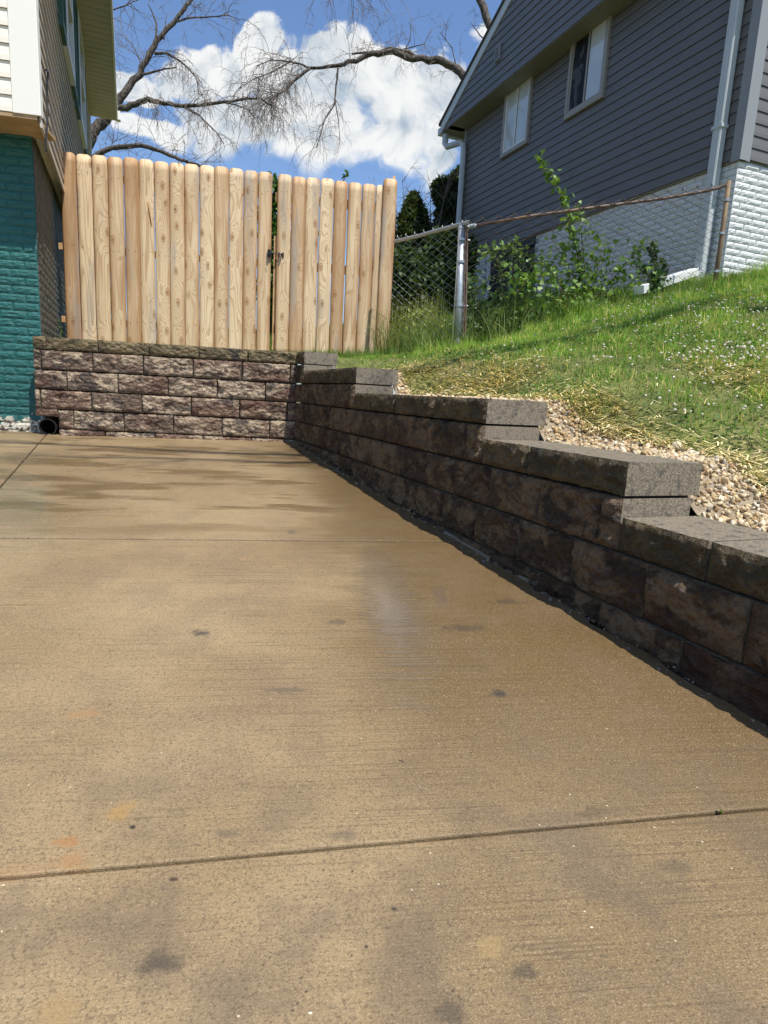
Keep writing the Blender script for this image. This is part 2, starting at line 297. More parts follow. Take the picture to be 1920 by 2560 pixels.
def mat_wood(name='new_pine_board', dark=(0.40, 0.225, 0.105), lightc=(0.77, 0.60, 0.385)):
    m = Mat(name, 0.62, 0.25)
    P = m.vm('ADD', m.obj, m.comb(m.m('MULTIPLY', m.rnd, 17.3), 0, m.m('MULTIPLY', m.rnd, 53.0)))
    X = m.sep(P); xz = m.comb(X[0], 0, X[2])
    kd = m.vor(m.mp(xz, (6.0, 1, 2.5)), 1.0, 'F1')                       # sparse knots
    kpos = m.vm('SUBTRACT', m.mp(xz, (6.0, 1, 2.5)), m.vor(m.mp(xz, (6.0, 1, 2.5)), 1.0, 'F1', 'Position'))
    kq = m.vm('LENGTH', m.vm('MULTIPLY', kpos, (1 / 6.0, 0, 0.45 / 2.5)))
    kn = m.m('ADD', kq, m.m('MULTIPLY', m.m('SUBTRACT', m.noise(P, 40, 2, 0.5), 0.5), 0.012))
    H = m.m('MULTIPLY', m.noise(m.mp(P, (6.5, 3, 0.40)), 1.0, 2, 0.4), 1.0)
    krn = m.m('GREATER_THAN', m.sep(m.vor(m.mp(xz, (6.0, 1, 2.5)), 1.0, 'F1', 'Color'))[0], 0.42)
    kn = m.m('ADD', kn, m.m('MULTIPLY', m.m('SUBTRACT', 1.0, krn), 0.2))
    H = m.m('ADD', H, m.m('MULTIPLY', m.m('EXPONENT', m.m('MULTIPLY', kn, -34.0)), 0.85))
    ring = m.m('FRACT', m.m('MULTIPLY', H, 15.0)); line = m.step(ring, 0.45, 0.97)
    fib = m.noise(m.mp(P, (160, 60, 5)), 1.0, 3, 0.6)
    edge = m.m('ABSOLUTE', m.sep(m.obj)[0])
    tone = m.m('ADD', m.m('MULTIPLY', m.rnd, 0.62), m.m('MULTIPLY', m.noise(m.mp(P, (9, 3, 1.1)), 1.0, 3, 0.55), 0.9))
    heart = m.m('ADD', tone, m.m('MULTIPLY', m.step(m.m('ADD', edge, m.m('MULTIPLY', m.m('SUBTRACT', m.noise(m.mp(P, (4, 1, 1.4)), 1.0, 2, 0.5), 0.5), 0.10)), 0.03, 0.075), 0.42))
    base = m.mix(m.step(heart, 0.45, 1.05), lightc, tuple(0.55 * a + 0.45 * b for a, b in zip(dark, lightc)))
    base = m.mix(m.step(heart, 0.88, 1.3), base, dark)
    c = m.mix(m.m('MULTIPLY', line, 0.56), base, dark)
    c = m.mix(m.m('MULTIPLY', m.step(fib, 0.55, 0.75), 0.25), c, dark)
    grey = m.m('MULTIPLY', m.step(m.noise(m.mp(P, (6, 3, 0.7), (4, 0, 0)), 1.0, 3, 0.6), 0.54, 0.68), 0.55); c = m.mix(grey, c, (0.33, 0.31, 0.28))
    core = m.step(kn, 0.013, 0.007); halo = m.step(m.m('ABSOLUTE', m.m('SUBTRACT', kn, 0.016)), 0.004, 0.001)
    c = m.mix(m.m('MULTIPLY', core, 0.8), c, (0.36, 0.17, 0.06)); c = m.mix(m.m('MULTIPLY', halo, 0.7), c, (0.25, 0.12, 0.05)); c = m.mix(m.step(kn, 0.003, 0.001), c, (0.12, 0.06, 0.03))
    nails = m.m('MULTIPLY', m.step(m.m('ABSOLUTE', m.m('SUBTRACT', m.m('ABSOLUTE', m.m('SUBTRACT', m.sep(m.obj)[0], 0.01)), 0.038)), 0.0032, 0.0022), 0.0)
    h = m.m('ADD', m.m('MULTIPLY', fib, 0.4), m.m('MULTIPLY', m.m('EXPONENT', m.m('MULTIPLY', kn, -45.0)), 1.6)); h = m.m('ADD', h, m.m('MULTIPLY', line, -0.12))
    return m.set(c, 0.62, m.bump(h, 0.6, 0.006))
M_WOOD = mat_wood()
M_RAILW = simple('treated_rail_wood', (0.50, 0.29, 0.13), (0.60, 0.37, 0.18), 14, 0.65, 0.2, 0.002)
def vinyl(name, c, rough=0.45, dirt=0.12, grain=True):
    m = Mat(name, rough, 0.4); P = m.pos; n = m.noise(P, 1.7, 4, 0.6); g = m.noise(m.mp(P, (8, 8, 160)), 1.0, 3, 0.5)
    cc = m.mix(m.m('MULTIPLY', m.step(n, 0.35, 0.7), dirt), c, tuple(x * 0.62 for x in c))
    return m.set(cc, m.m('ADD', rough, m.m('MULTIPLY', n, 0.12)), m.bump(g, 0.25 if grain else 0.05, 0.0015))
M_GREY = vinyl('slate_grey_vinyl', (0.148, 0.141, 0.133), 0.36, 0.2); M_GREYT = vinyl('slate_grey_trim', (0.27, 0.28, 0.285), 0.35, 0.1, False)
M_CREAM = vinyl('cream_vinyl', (0.84, 0.79, 0.67), 0.5, 0.10); M_CREAMSH = vinyl('shaded_cream_vinyl', (0.60, 0.53, 0.45), 0.55, 0.5); M_CREAMT = vinyl('cream_trim', (0.86, 0.84, 0.76), 0.45, 0.05, False)  # second cream is a browner copy, side wall's shade put into its colour
M_ALUM = vinyl('painted_downspout', (0.52, 0.555, 0.56), 0.28, 0.1, False); M_SOFF = vinyl('olive_soffit', (0.25, 0.24, 0.19), 0.5, 0.15, False)
M_SOFC = simple('cream_soffit', (0.56, 0.49, 0.40), (0.61, 0.54, 0.44), 3, 0.6, 0.1, 0.001, world=True); M_TAUPE = vinyl('taupe_window_frame', (0.33, 0.31, 0.28), 0.4, 0.1, False)
M_WHITE = vinyl('white_vinyl_frame', (0.78, 0.78, 0.76), 0.35, 0.06, False); M_GREEN = vinyl('green_shutter', (0.045, 0.115, 0.085), 0.45, 0.15, False)
M_RAWW = simple('raw_soffit_plywood', (0.36, 0.24, 0.12), (0.45, 0.32, 0.18), 6, 0.75, 0.2, 0.002, world=True)
def paintbrick(name, c, c2, chips=None):
    m = Mat(name, 0.42, 0.5); P = m.pos; n = m.noise(m.mp(P, (26, 26, 90)), 1.0, 4, 0.6, 0.6); n2 = m.noise(P, 2.2, 4, 0.6)
    cc = m.mix(m.step(n2, 0.35, 0.7), c, c2); cc = m.mix(m.m('MULTIPLY', m.step(n, 0.45, 0.25), 0.35), cc, tuple(x * 0.45 for x in c))
    if chips:
        z = m.sep(P)[2]; lim, clr = chips; k = m.m('ADD', m.m('MULTIPLY', m.m('SUBTRACT', m.noise(P, 16, 5, 0.65), 0.5), 0.42), z)
        cc = m.mix(m.step(k, lim + 0.012, lim - 0.012), cc, clr); cc = m.mix(m.m('MULTIPLY', m.step(m.noise(P, 38, 4, 0.6), 0.5, 0.56), m.step(k, lim, lim - 0.03)), cc, (0.10, 0.075, 0.05))
    return m.set(cc, 0.42, m.bump(n, 0.95, 0.010))
M_TEAL = paintbrick('teal_painted_brick', (0.010, 0.105, 0.098), (0.014, 0.135, 0.125), (-0.665, (0.66, 0.62, 0.50))); M_WBRICK = paintbrick('white_painted_brick', (0.72, 0.73, 0.71), (0.64, 0.655, 0.64)); M_DBRICK = simple('dark_stained_brick', (0.062, 0.063, 0.054), (0.115, 0.112, 0.095), 120, 0.7, 0.8, 0.004, c3=(0.05, 0.056, 0.050), world=True)
def glass(name, c, spec=1.0, rough=0.04):
    m = Mat(name, rough, spec); n = m.noise(m.pos, 1.4, 2, 0.5); m.b.inputs['Coat Weight'].default_value = 0.6; m.b.inputs['Coat Roughness'].default_value = 0.03
    return m.set(m.mix(m.step(n, 0.3, 0.7), c, tuple(x * 0.8 for x in c)), rough, m.bump(n, 0.25, 0.01))
M_GLASSL = glass('glass_curtain_and_reflection', (0.62, 0.66, 0.66)); M_GLASSD = glass('dark_glass', (0.02, 0.023, 0.026))  # pale base colour carries both the curtain and the white cloud reflection
def screenmat():
    m = Mat('insect_screen', 0.6, 0.2); n = m.noise(m.mp(m.pos, (2.5, 2.5, 1.2)), 2.2, 3, 0.6, 1.5); return m.set(m.mix(m.step(n, 0.45, 0.62), (0.012, 0.013, 0.016), (0.075, 0.08, 0.085)), 0.6)
M_SCREEN = screenmat()
M_BLACK = simple('black_plastic', (0.012, 0.012, 0.013), (0.02, 0.02, 0.02), 20, 0.45, 0.1, 0.001); M_HOLE = simple('dark_soil', (0.02, 0.016, 0.012), (0.035, 0.027, 0.018), 30, 0.95, 0.5, 0.01)
M_IRON = simple('black_iron_latch', (0.02, 0.018, 0.017), (0.035, 0.03, 0.028), 60, 0.4, 0.2, 0.001)
M_GALV = simple('galvanised_steel', (0.36, 0.39, 0.41), (0.47, 0.50, 0.52), 25, 0.42, 0.12, 0.001, metal=0.55)
M_WIRE = simple('galvanised_wire', (0.34, 0.34, 0.31), (0.48, 0.48, 0.45), 40, 0.5, 0.1, 0.001, metal=0.4); M_WIRED = simple('weathered_brown_wire', (0.075, 0.062, 0.052), (0.12, 0.10, 0.085), 40, 0.6, 0.1, 0.001)
M_RUST = simple('rusty_brown_pipe', (0.115, 0.068, 0.055), (0.17, 0.115, 0.095), 16, 0.5, 0.2, 0.002, c3=(0.22, 0.13, 0.06))
M_RUSTP = simple('rusty_tan_post', (0.17, 0.115, 0.065), (0.23, 0.155, 0.085), 13, 0.6, 0.3, 0.002, c3=(0.09, 0.045, 0.03))
M_ROOF = simple('dark_shingle', (0.05, 0.048, 0.045), (0.09, 0.085, 0.08), 30, 0.9, 0.6, 0.006, world=True)
def mat_bark(name, a, b):
    m = Mat(name, 0.9, 0.2); n = m.noise(m.mp(m.pos, (9, 9, 3.5)), 2.2, 5, 0.65); v = m.vor(m.mp(m.pos, (9, 9, 2.5)), 2.0); return m.set(m.mix(m.step(n, 0.38, 0.62), a, b), 0.9, m.bump(m.m('ADD', n, v), 0.9, 0.03))
M_BARK = mat_bark('dead_bark', (0.055, 0.045, 0.037), (0.15, 0.125, 0.10)); M_TWIG = simple('dry_twig', (0.15, 0.12, 0.10), (0.23, 0.19, 0.16), 4, 0.85, 0.0, 0.001, world=True)
def mat_leafattr(name, rough=0.5, trans=0.25):
    m = Mat(name, rough, 0.35); a = m.node('ShaderNodeAttribute', attribute_name='col'); n = m.noise(m.pos, 18, 2, 0.5)
    c = m.mix(m.m('MULTIPLY', n, 0.35), a.outputs['Color'], m.mix(1.0, a.outputs['Color'], (0.6, 0.65, 0.5), 'MULTIPLY')); m.set(c, rough)
    tr = m.node('ShaderNodeBsdfTranslucent'); m.put(tr.inputs[0], m.mix(1.0, c, (1.3, 1.35, 0.6), 'MULTIPLY')); ms = m.node('ShaderNodeMixShader'); ms.inputs[0].default_value = trans
    o = m.N['Material Output']; m.L.new(m.b.outputs[0], ms.inputs[1]); m.L.new(tr.outputs[0], ms.inputs[2]); m.L.new(ms.outputs[0], o.inputs[0]); return m.mat
M_LEAF = mat_leafattr('leaf'); M_GRASS = mat_leafattr('grass_blade', 0.55, 0.3); M_STRAW = mat_leafattr('straw', 0.6, 0.1)
def mat_attr(name, rough=0.8):
    m = Mat(name, rough, 0.3); a = m.node('ShaderNodeAttribute', attribute_name='col'); n = m.noise(m.pos, 90, 3, 0.6); c = m.mix(m.step(n, 0.35, 0.65), m.mix(1.0, a.outputs['Color'], (0.72, 0.68, 0.62), 'MULTIPLY'), a.outputs['Color']); return m.set(c, rough, m.bump(n, 0.4, 0.003))
M_STONE = mat_attr('limestone_gravel')
M_LAWN = simple('lawn_soil_and_moss', (0.085, 0.10, 0.028), (0.16, 0.17, 0.050), 9, 0.95, 0.6, 0.02, c3=(0.20, 0.17, 0.075), world=True); M_GBED = simple('gravel_bed_base', (0.22, 0.17, 0.11), (0.34, 0.28, 0.19), 60, 0.95, 0.8, 0.01, world=True)
M_JOINT = simple('joint_dirt', (0.030, 0.022, 0.015), (0.055, 0.042, 0.028), 90, 0.95, 0.5, 0.004, world=True)

# ------------------------------------------------------------------ driveway slabs
IN = 0.0254; SETB = 0.0105; ANG = -0.2657
TW = np.array([math.sin(ANG), math.cos(ANG), 0]); MW = np.array([math.cos(ANG), -math.sin(ANG), 0])     # along the stepped wall (away), into the hill
def RW(y, z): return np.array([SETB * z + TW[0] * y, TW[1] * y, z])
YT = [-0.2166, -1.4399, -2.928, -3.6604, -4.45]       # ends of the tiers (world y)
WT = [v / TW[1] for v in (-0.2166, -1.4923 * TW[1], -3.0345 * TW[1], -3.7936 * TW[1])]
WT = [-0.2245, -1.4923, -3.0345, -3.7936, -4.62, -5.4]   # the same as distances along the wall
def slab_edge_x(y): return TW[0] / TW[1] * y - 0.030
def cutx(y): return -1.986 + (y - 0.04) * (-0.2867)
rows = [(0.35, 0.35, -1.312, -1.312), (-1.320, -1.320, -2.848, -2.848), (-2.856, -2.856, None, None)]
def near_j(x): return -4.45 + (x + 0.265) * 0.0555
slabs = []
def slab(xl, xr, yt, yb, nm='driveway'):
    """xl,xr,yt,yb : functions/values -> quad slab with chamfered top"""
    pts = []
    ys = np.linspace(0, 1, 25)
    L = []; R = []
    for t in ys:
        y0 = yt(0) if callable(yt) else yt; y1 = yb(0) if callable(yb) else yb; y = y0 + (y1 - y0) * t
        a = xl(y) if callable(xl) else xl; b = xr(y) if callable(xr) else xr
        if t == 0 and callable(yt): L.append((a, yt(a))); R.append((b, yt(b))); continue
        if t == 1 and callable(yb): L.append((a, yb(a))); R.append((b, yb(b))); continue
        L.append((a, y)); R.append((b, y))
    n = len(L); vs = []; fs = []
    for (a, b) in zip(L, R):
        vs += [(a[0], a[1], gz(*a)), (b[0], b[1], gz(*b)), (a[0], a[1], gz(*a) - 0.09), (b[0], b[1], gz(*b) - 0.09)]
    for i in range(n - 1):
        k = 4 * i; fs += [(k, k + 4, k + 5, k + 1), (k, k + 2, k + 6, k + 4), (k + 1, k + 5, k + 7, k + 3)]
    fs += [(0, 1, 3, 2), (4 * n - 4, 4 * n - 2, 4 * n - 1, 4 * n - 3)]
    return vs, fs
mb = MB()
edge = lambda y: slab_edge_x(y) + 0.012 * math.sin(y * 21) + 0.008 * math.sin(y * 47 + 1)
for (xl, xr) in ((lambda y: -9.0, lambda y: cutx(y) - 0.005), (lambda y: cutx(y) + 0.005, edge)):
    mb.add(*slab(xl, xr, 0.16, -1.309)); mb.add(*slab(xl, xr, -1.324, -2.843)); mb.add(*slab(xl, xr, -2.858, lambda x: near_j(x) + 0.0036)); mb.add(*slab(xl, xr, lambda x: near_j(x) - 0.0036, -6.2)); mb.add(*slab(xl, xr, -6.21, -8.0)); mb.add(*slab(xl, xr, -8.01, -12.0))
dw = mb.build('driveway', M_CONC, bevel=0.003); tag(dw, kind='structure')
mb = MB(); q = [(-30, 0.5), (-30, -30), (30, -30), (30, 0.5)]; mb.add([(x, y, gz(x, y) - 0.012 if abs(x) < 3 else gz(x, y) - 0.012) for x, y in [(-9, .3), (-9, -12), (6, -12), (6, .3)]], [(0, 1, 2, 3)])
tag(mb.build('driveway_subgrade', M_JOINT), kind='structure')
mb = MB(); mb.add([(-200, 200, -3.0), (-200, -200, -3.0), (200, -200, -3.0), (200, 200, -3.0)], [(0, 1, 2, 3)]); tag(mb.build('ground', M_LAWN), kind='structure')

# ------------------------------------------------------------------ retaining walls
def block_mesh(name, W, H, D, seed, mats, rough=0.016, seg=0.016, top_rough=False, end_split=False):
    nx = max(3, int(W / seg)); nz = max(3, int(H / seg)); vs = []; fs = []; mi = []
    for j in range(nz + 1):
        for i in range(nx + 1):
            x = W * i / nx; z = H * j / nz; e = min(x, W - x, z, H - z); k = min(1, e / 0.014); k = k * k * (3 - 2 * k)
            p = Vector((x * 9 + seed * 7.7, seed * 3.1, z * 13)); nn = mn.fractal(p, 0.9, 2.1, 4) 
            n2 = mn.fractal(p * 4.1, 0.7, 2.1, 4)
            y = -k * (rough * 0.55 + rough * 0.60 * nn + rough * 0.30 * n2)
            xe = 0.0035 * mn.noise(Vector((z * 60, seed, x * 60))) if e < 1e-6 else 0
            vs.append((x + xe * (0 if 0 < i < nx else 1), y, z + xe * (0 if 0 < j < nz else 1)))
    for j in range(nz):
        for i in range(nx):
            a = j * (nx + 1) + i; fs.append((a, a + 1, a + nx + 2, a + nx + 1)); mi.append(0)
    # sides
    k = len(vs); fr = [(0, 0, 0), (W, 0, 0), (W, 0, H), (0, 0, H)]; bk = [(0, D, 0), (W, D, 0), (W, D, H), (0, D, H)]; vs += fr + bk
    for f in ((k, k + 4, k + 5, k + 1), (k + 1, k + 5, k + 6, k + 2), (k + 2, k + 6, k + 7, k + 3), (k + 3, k + 7, k + 4, k), (k + 5, k + 4, k + 7, k + 6)): fs.append(f); mi.append(1)
    me = bpy.data.meshes.new(name); me.from_pydata(vs, [], fs)
    for m_ in mats: me.materials.append(m_)
    me.polygons.foreach_set('material_index', mi); me.polygons.foreach_set('use_smooth', [m_ == 0 for m_ in mi]); me.update(); return me
def put_block(name, me, parent, O, X, Y, pl):
    o = bpy.data.objects.new(name, me); col.objects.link(o); o.parent = parent
    M = Matrix(((X[0], Y[0], 0, O[0] - pl[0]), (X[1], Y[1], 0, O[1] - pl[1]), (0, 0, 1, O[2] - pl[2]), (0, 0, 0, 1))); o.matrix_parent_inverse = Matrix.Identity(4); o.matrix_basis = M; return o
RH = 6 * IN; CH = 4 * IN; G = 0.0042
bseed = [0]
def course(parent, pl, frame, z0, h, joints, mats, name, D=0.26, seg=0.010, rough=0.024):
    """joints: positions along local X; frame(s,z)->front point ; X,Y dirs"""
    fp, X, Y = frame
    for a, b in zip(joints[:-1], joints[1:]):
        bseed[0] += 1; wd_ = b - a - 2 * G
        if wd_ < 0.01: continue
        me = block_mesh(name, wd_, h - 2 * G, D, bseed[0] * 1.37, mats, rough, seg)
        O = fp(a + G, z0 + G) + np.array(Y) * random.uniform(-0.002, 0.002); put_block(name, me, parent, O, X, Y, pl)
# back wall : X along +x, from XL to 0
XL = -2.045
bw = empty('retaining_wall', (-1.0, 0.0, -0.75), 'sunlit mottled brown block retaining wall below the wooden fence, ending at the teal brick', 'retaining wall', 'block retaining walls')
pl = (-1.0, 0.0, -0.75); fb = (lambda s, z: np.array([s, SETB * z, z]), (1, 0, 0), (0, 1, 0))
Wb = 0.3856
def jt(off, end=0.0, start=XL):
    js = [start]; x = off
    while x - Wb > start + 0.03: x -= Wb
    while x < end - 0.02: js.append(x); x += Wb
    return js + [end]
course(bw, pl, fb, -4 * IN, CH, jt(-0.40, -0.0), [M_CAP, M_CASTC], 'cap_block', 0.30, 0.010, 0.018)
course(bw, pl, fb, -10 * IN, RH, jt(-0.0593, 0), [M_BLOCK, M_CAST], 'wall_block'); course(bw, pl, fb, -16 * IN, RH, jt(-0.255, 0), [M_BLOCK, M_CAST], 'wall_block'); course(bw, pl, fb, -22 * IN, RH, jt(-0.075, 0), [M_BLOCK, M_CAST], 'wall_block')
j4 = jt(-0.215, 0.0, XL + 0.172); course(bw, pl, fb, -28 * IN, RH, j4, [M_BLOCK, M_CAST], 'wall_block'); course(bw, pl, fb, -34 * IN, RH, jt(-0.36, 0, XL + 0.172), [M_BLOCK, M_CAST], 'wall_block')
me = block_mesh('wall_block', 0.168, 0.055, 0.2, 77.7, [M_BLOCK, M_CAST], 0.012, 0.014); put_block('wall_block', me, bw, np.array([XL + 0.002, SETB * -23.9 * IN, -24.2 * IN]), (1, 0, 0), (0, 1, 0), pl)
# right stepped wall : local X toward the camera
rw = empty('retaining_wall', tuple(RW(-2.2, -0.82)), 'dark brown block retaining wall whose flat caps step down toward the viewer along the lawn', 'retaining wall', 'block retaining walls')
plr = tuple(RW(-2.2, -0.82)); XR = tuple(-TW); YR = tuple(MW)
fr_ = (lambda s, z: RW(-s, z), XR, YR)
def jr(start, end, j, Wd):
    js = [start]; x = j
    while x > start + 0.03 + Wd: x -= Wd
    while x < start + 0.04: x += Wd
    while x < end - 0.03: js.append(x); x += Wd
    return js + [end]
prev = 0.0
for k in range(6):
    zt = -6 * k * IN; e = -WT[k]; jj = (0.10, 0.696, 2.60, 3.331, 4.078, 4.9)[k]
    wdt = (0.4, 0.42, 0.46, 0.45, 0.31, 0.35)[k]
    if k == 0: js = [0.0, e]
    elif k == 3: js = [prev, 3.331, e]
    elif k == 4: js = [prev, 4.078, 4.39, e]
    else: js = jr(prev, e, jj, wdt)
    seg = 0.012 if k < 2 else 0.009
    course(rw, plr, fr_, zt - CH, CH, js, [M_CAP_DARK, M_CASTC], 'cap_block', 0.272, seg, 0.020)
    zr = zt - 4 * IN - RH
    if k == 0: js = [0, e]
    elif k == 1: js = jr(0, e, 0.46, 0.48)
    elif k == 2: js = [0.0, 0.25, 0.462, 1.02, 1.50, 2.05, 2.545, 2.90, e]
    elif k == 3: js = [0.0, 0.33, 0.74, 1.19, 1.62, 2.195, 2.55, 2.825, 3.11, 3.418, 3.714, e]
    elif k == 4: js = [0.0, 0.35, 0.85, 1.4, 1.9, 2.35, 2.75, 3.03, 3.329, 3.616, 3.911, 4.205, e]
    else: js = [0.0, 0.6, 1.1, 1.7, 2.15, 2.5, 2.86, 3.162, 3.46, 3.76, 4.049, 4.35, 4.7, 5.0, e]
    course(rw, plr, fr_, zr, RH, js, [M_BLOCK_DARK, M_CAST], 'wall_block', 0.25, 0.009 if k > 1 else 0.012, 0.024)
    prev = e
mb = MB(); mb.frame_box((XL + 0.18, 0.035, -1.0), (-XL - 0.19, 0, 0), (0, 0.20, 0), (0, 0, 0.985)); mb.frame_box((XL + 0.01, 0.035, -0.60), (0.165, 0, 0), (0, 0.20, 0), (0, 0, 0.585)); mb.build('backfill', M_HOLE, bw)
mb = MB(); prev = -0.02
for k in range(6):
    e = -WT[k] - 0.015; a_ = RW(-prev, 0); a_[2] = -1.25; mb.frame_box(a_ + MW * 0.038, -TW * (e - prev - 0.001), MW * 0.20, (0, 0, 1.25 - 6 * k * IN - 0.012)); prev = e
mb.build('backfill', M_HOLE, rw)
# drain pipe in the wall's notch
dp = empty('drain_pipe', (XL + 0.085, 0.0, gz(XL, 0) + 0.06), 'round black plastic drain pipe at the foot of the wall beside the teal brick', 'drain pipe')
mb = MB(); n = 28; rO = 0.068; rI = 0.060; cx_, cz_ = XL + 0.083, gz(XL, 0) + 0.062
for r0 in (rO,):
    vs = []; fs = []
    for y in (0.0, 0.28):
        for r in (rO, rI):
            for i in range(n): t = 2 * math.pi * i / n; vs.append((cx_ + r * math.cos(t), y, cz_ + r * math.sin(t)))
    for i in range(n):
        j = (i + 1) % n; fs += [(i, j, n + j, n + i), (i, 2 * n + i, 2 * n + j, j), (n + i, n + j, 3 * n + j, 3 * n + i)]
    mb.add(vs, fs)
mb.build('pipe', M_BLACK, dp, smooth=False)
mb = MB(); mb.frame_box((XL - 0.01, 0.20, gz(XL, 0) - 0.05), (0.19, 0, 0), (0, 0.02, 0), (0, 0, 0.25)); mb.build('hole_back', M_HOLE, dp)

# ------------------------------------------------------------------ lawn surface
HCp = np.array([4.3046, 1.0825, 2.2143]); GA = np.array([-0.26350, 0.96466, 0]); GB = np.array([0.96466, 0.26350, 0])
ctrl = [(-30, 1, -0.02), (-2, 0.6, -0.03), (-2, 3, 0.02), (0.2, 0.3, -0.03), (0.2, 3, 0.12), (0.74, 1.1, 0.02), (0.75, -1.4, -0.15), (1.15, -2.9, -0.30), (1.64, -3.35, -0.49), (1.75, -3.9, -0.62), (1.4, 0.33, 0.12), (1.2, 2.5, 0.40), (2.5, 0.45, 0.50),
        (3.83, 0.47, 0.84), (4.3, 0.9, 1.02), (2.8, 6.3, 1.38), (0.8, 8, 1.0), (-3, 12, 0.8), (6, 1.0, 1.25), (5, -3.0, 0.65), (3.2, -3.5, 0.0), (4, -6, -0.1), (2.6, -1.5, 0.27), (2.2, -6, -1.0), (9, -2, 1.3), (0, 30, 1.8), (30, 30, 3), (-30, 30, 1.5), (30, 0, 2.0), (30, -20, 0.8), (3.4, 3.5, 1.15), (8, 10, 1.8), (3, -12, -1.6)]
Cc = np.array(ctrl, float); A_ = np.linalg.norm(Cc[:, None, :2] - Cc[None, :, :2], axis=2); nC = len(Cc)
K_ = np.block([[A_, np.c_[np.ones(nC), Cc[:, :2]]], [np.c_[np.ones(nC), Cc[:, :2]].T, np.zeros((3, 3))]]); Wc = np.linalg.solve(K_, np.r_[Cc[:, 2], 0, 0, 0])
def lawn_z(x, y):
    x = np.asarray(x, float); y = np.asarray(y, float); sh = x.shape; xf = x.ravel(); yf = y.ravel()
    z = np.zeros(len(xf))
    for i in range(0, len(xf), 20000):
        a = xf[i:i + 20000]; b = yf[i:i + 20000]; D = np.hypot(a[:, None] - Cc[None, :, 0], b[:, None] - Cc[None, :, 1]); z[i:i + 20000] = D @ Wc[:nC] + Wc[nC] + Wc[nC + 1] * a + Wc[nC + 2] * b
    # near the stepped wall the bed follows the caps
    s = -(xf * TW[0] + yf * TW[1]); m = xf * MW[0] + yf * MW[1]
    zw = np.full(len(xf), -0.02)
    for k in range(5):
        e = -WT[k]; t = np.clip((s - (e - 0.16)) / 0.20, 0, 1); t = t * t * (3 - 2 * t); zw = zw - t * 6 * IN
    kk = np.clip((m - 0.30) / 0.55, 0, 1); kk = kk * kk * (3 - 2 * kk); inw = (s > -0.05) & (m > -0.3)
    z = np.where(inw, zw * (1 - kk) + z * kk, z)
    z = z + 0.012 * np.sin(xf * 3.1 + yf * 1.7) * np.clip(m - 0.4, 0, 1) 
    return z.reshape(sh)
def wall_rear_x(y): return TW[0] / TW[1] * y + 0.262 / MW[0]
def lawn_hit(px, py):
    v = ray(px, py); ts = np.linspace(0.8, 22, 900); P = CAM[None] + v[None] * ts[:, None]; d = P[:, 2] - lawn_z(P[:, 0], P[:, 1])
    ok = (P[:, 0] > np.array([wall_rear_x(t) if t < 0.25 else -50 for t in P[:, 1]])) & (d < 0); i = np.argmax(ok)
    return P[i] if ok.any() else P[-1]
def rowgrid(ys, xmin, xmax, nx, power=2.0):
    V = []; 
    for y in ys:
        a = xmin(y); t = np.linspace(0, 1, nx) ** power; xs = a + (xmax - a) * t; V.append(np.c_[xs, np.full(nx, y), np.zeros(nx)])
    V = np.array(V); V[:, :, 2] = lawn_z(V[:, :, 0], V[:, :, 1]); ny = len(ys); I = np.arange(ny * nx).reshape(ny, nx)
    Fq = np.stack([I[:-1, :-1], I[:-1, 1:], I[1:, 1:], I[1:, :-1]], -1).reshape(-1, 4); return V.reshape(-1, 3), Fq
V1, F1_ = rowgrid(np.r_[np.linspace(-16, -5, 12), np.linspace(-4.9, 0.24, 90)], wall_rear_x, 45, 70, 2.2)
V2, F2_ = rowgrid(np.r_[np.linspace(0.24, 8, 70), np.linspace(8.5, 70, 30)], lambda y: -2.06, 45, 80, 1.8)
V3, F3_ = rowgrid(np.r_[np.linspace(8.0, 70, 30)], lambda y: -60, -2.06, 20, 1.0)
lw = arrays('lawn', np.r_[V1, V2, V3], [np.r_[F1_, F2_ + len(V1), F3_ + len(V1) + len(V2)]], M_LAWN, smooth=True); tag(lw, kind='structure')
# gravel bed behind the caps
ss = np.linspace(0.25, 5.0, 120); mm = np.linspace(0.252, 0.62, 12); S_, M_ = np.meshgrid(ss, mm, indexing='ij')
def bedw(s): return 0.055 + 0.07 * np.clip((s - 1.2) / 1.6, 0, 1) + 0.15 * np.clip((s - 3.0) / 1.0, 0, 1) + 0.05 * np.clip((s - 2.6) / 0.4, 0, 1) + 0.015 * np.sin(s * 9)
M_ = 0.262 + (M_ - 0.252) / 0.368 * bedw(S_); X_ = -TW[0] * S_ + MW[0] * M_; Y_ = -TW[1] * S_ + MW[1] * M_
Zb = lawn_z(X_, Y_) + 0.006; I = np.arange(X_.size).reshape(X_.shape); Fq = np.stack([I[:-1, :-1], I[:-1, 1:], I[1:, 1:], I[1:, :-1]], -1).reshape(-1, 4)
tag(arrays('gravel_bed', np.c_[X_.ravel(), Y_.ravel(), Zb.ravel()], [Fq], M_GBED, smooth=True), kind='structure')
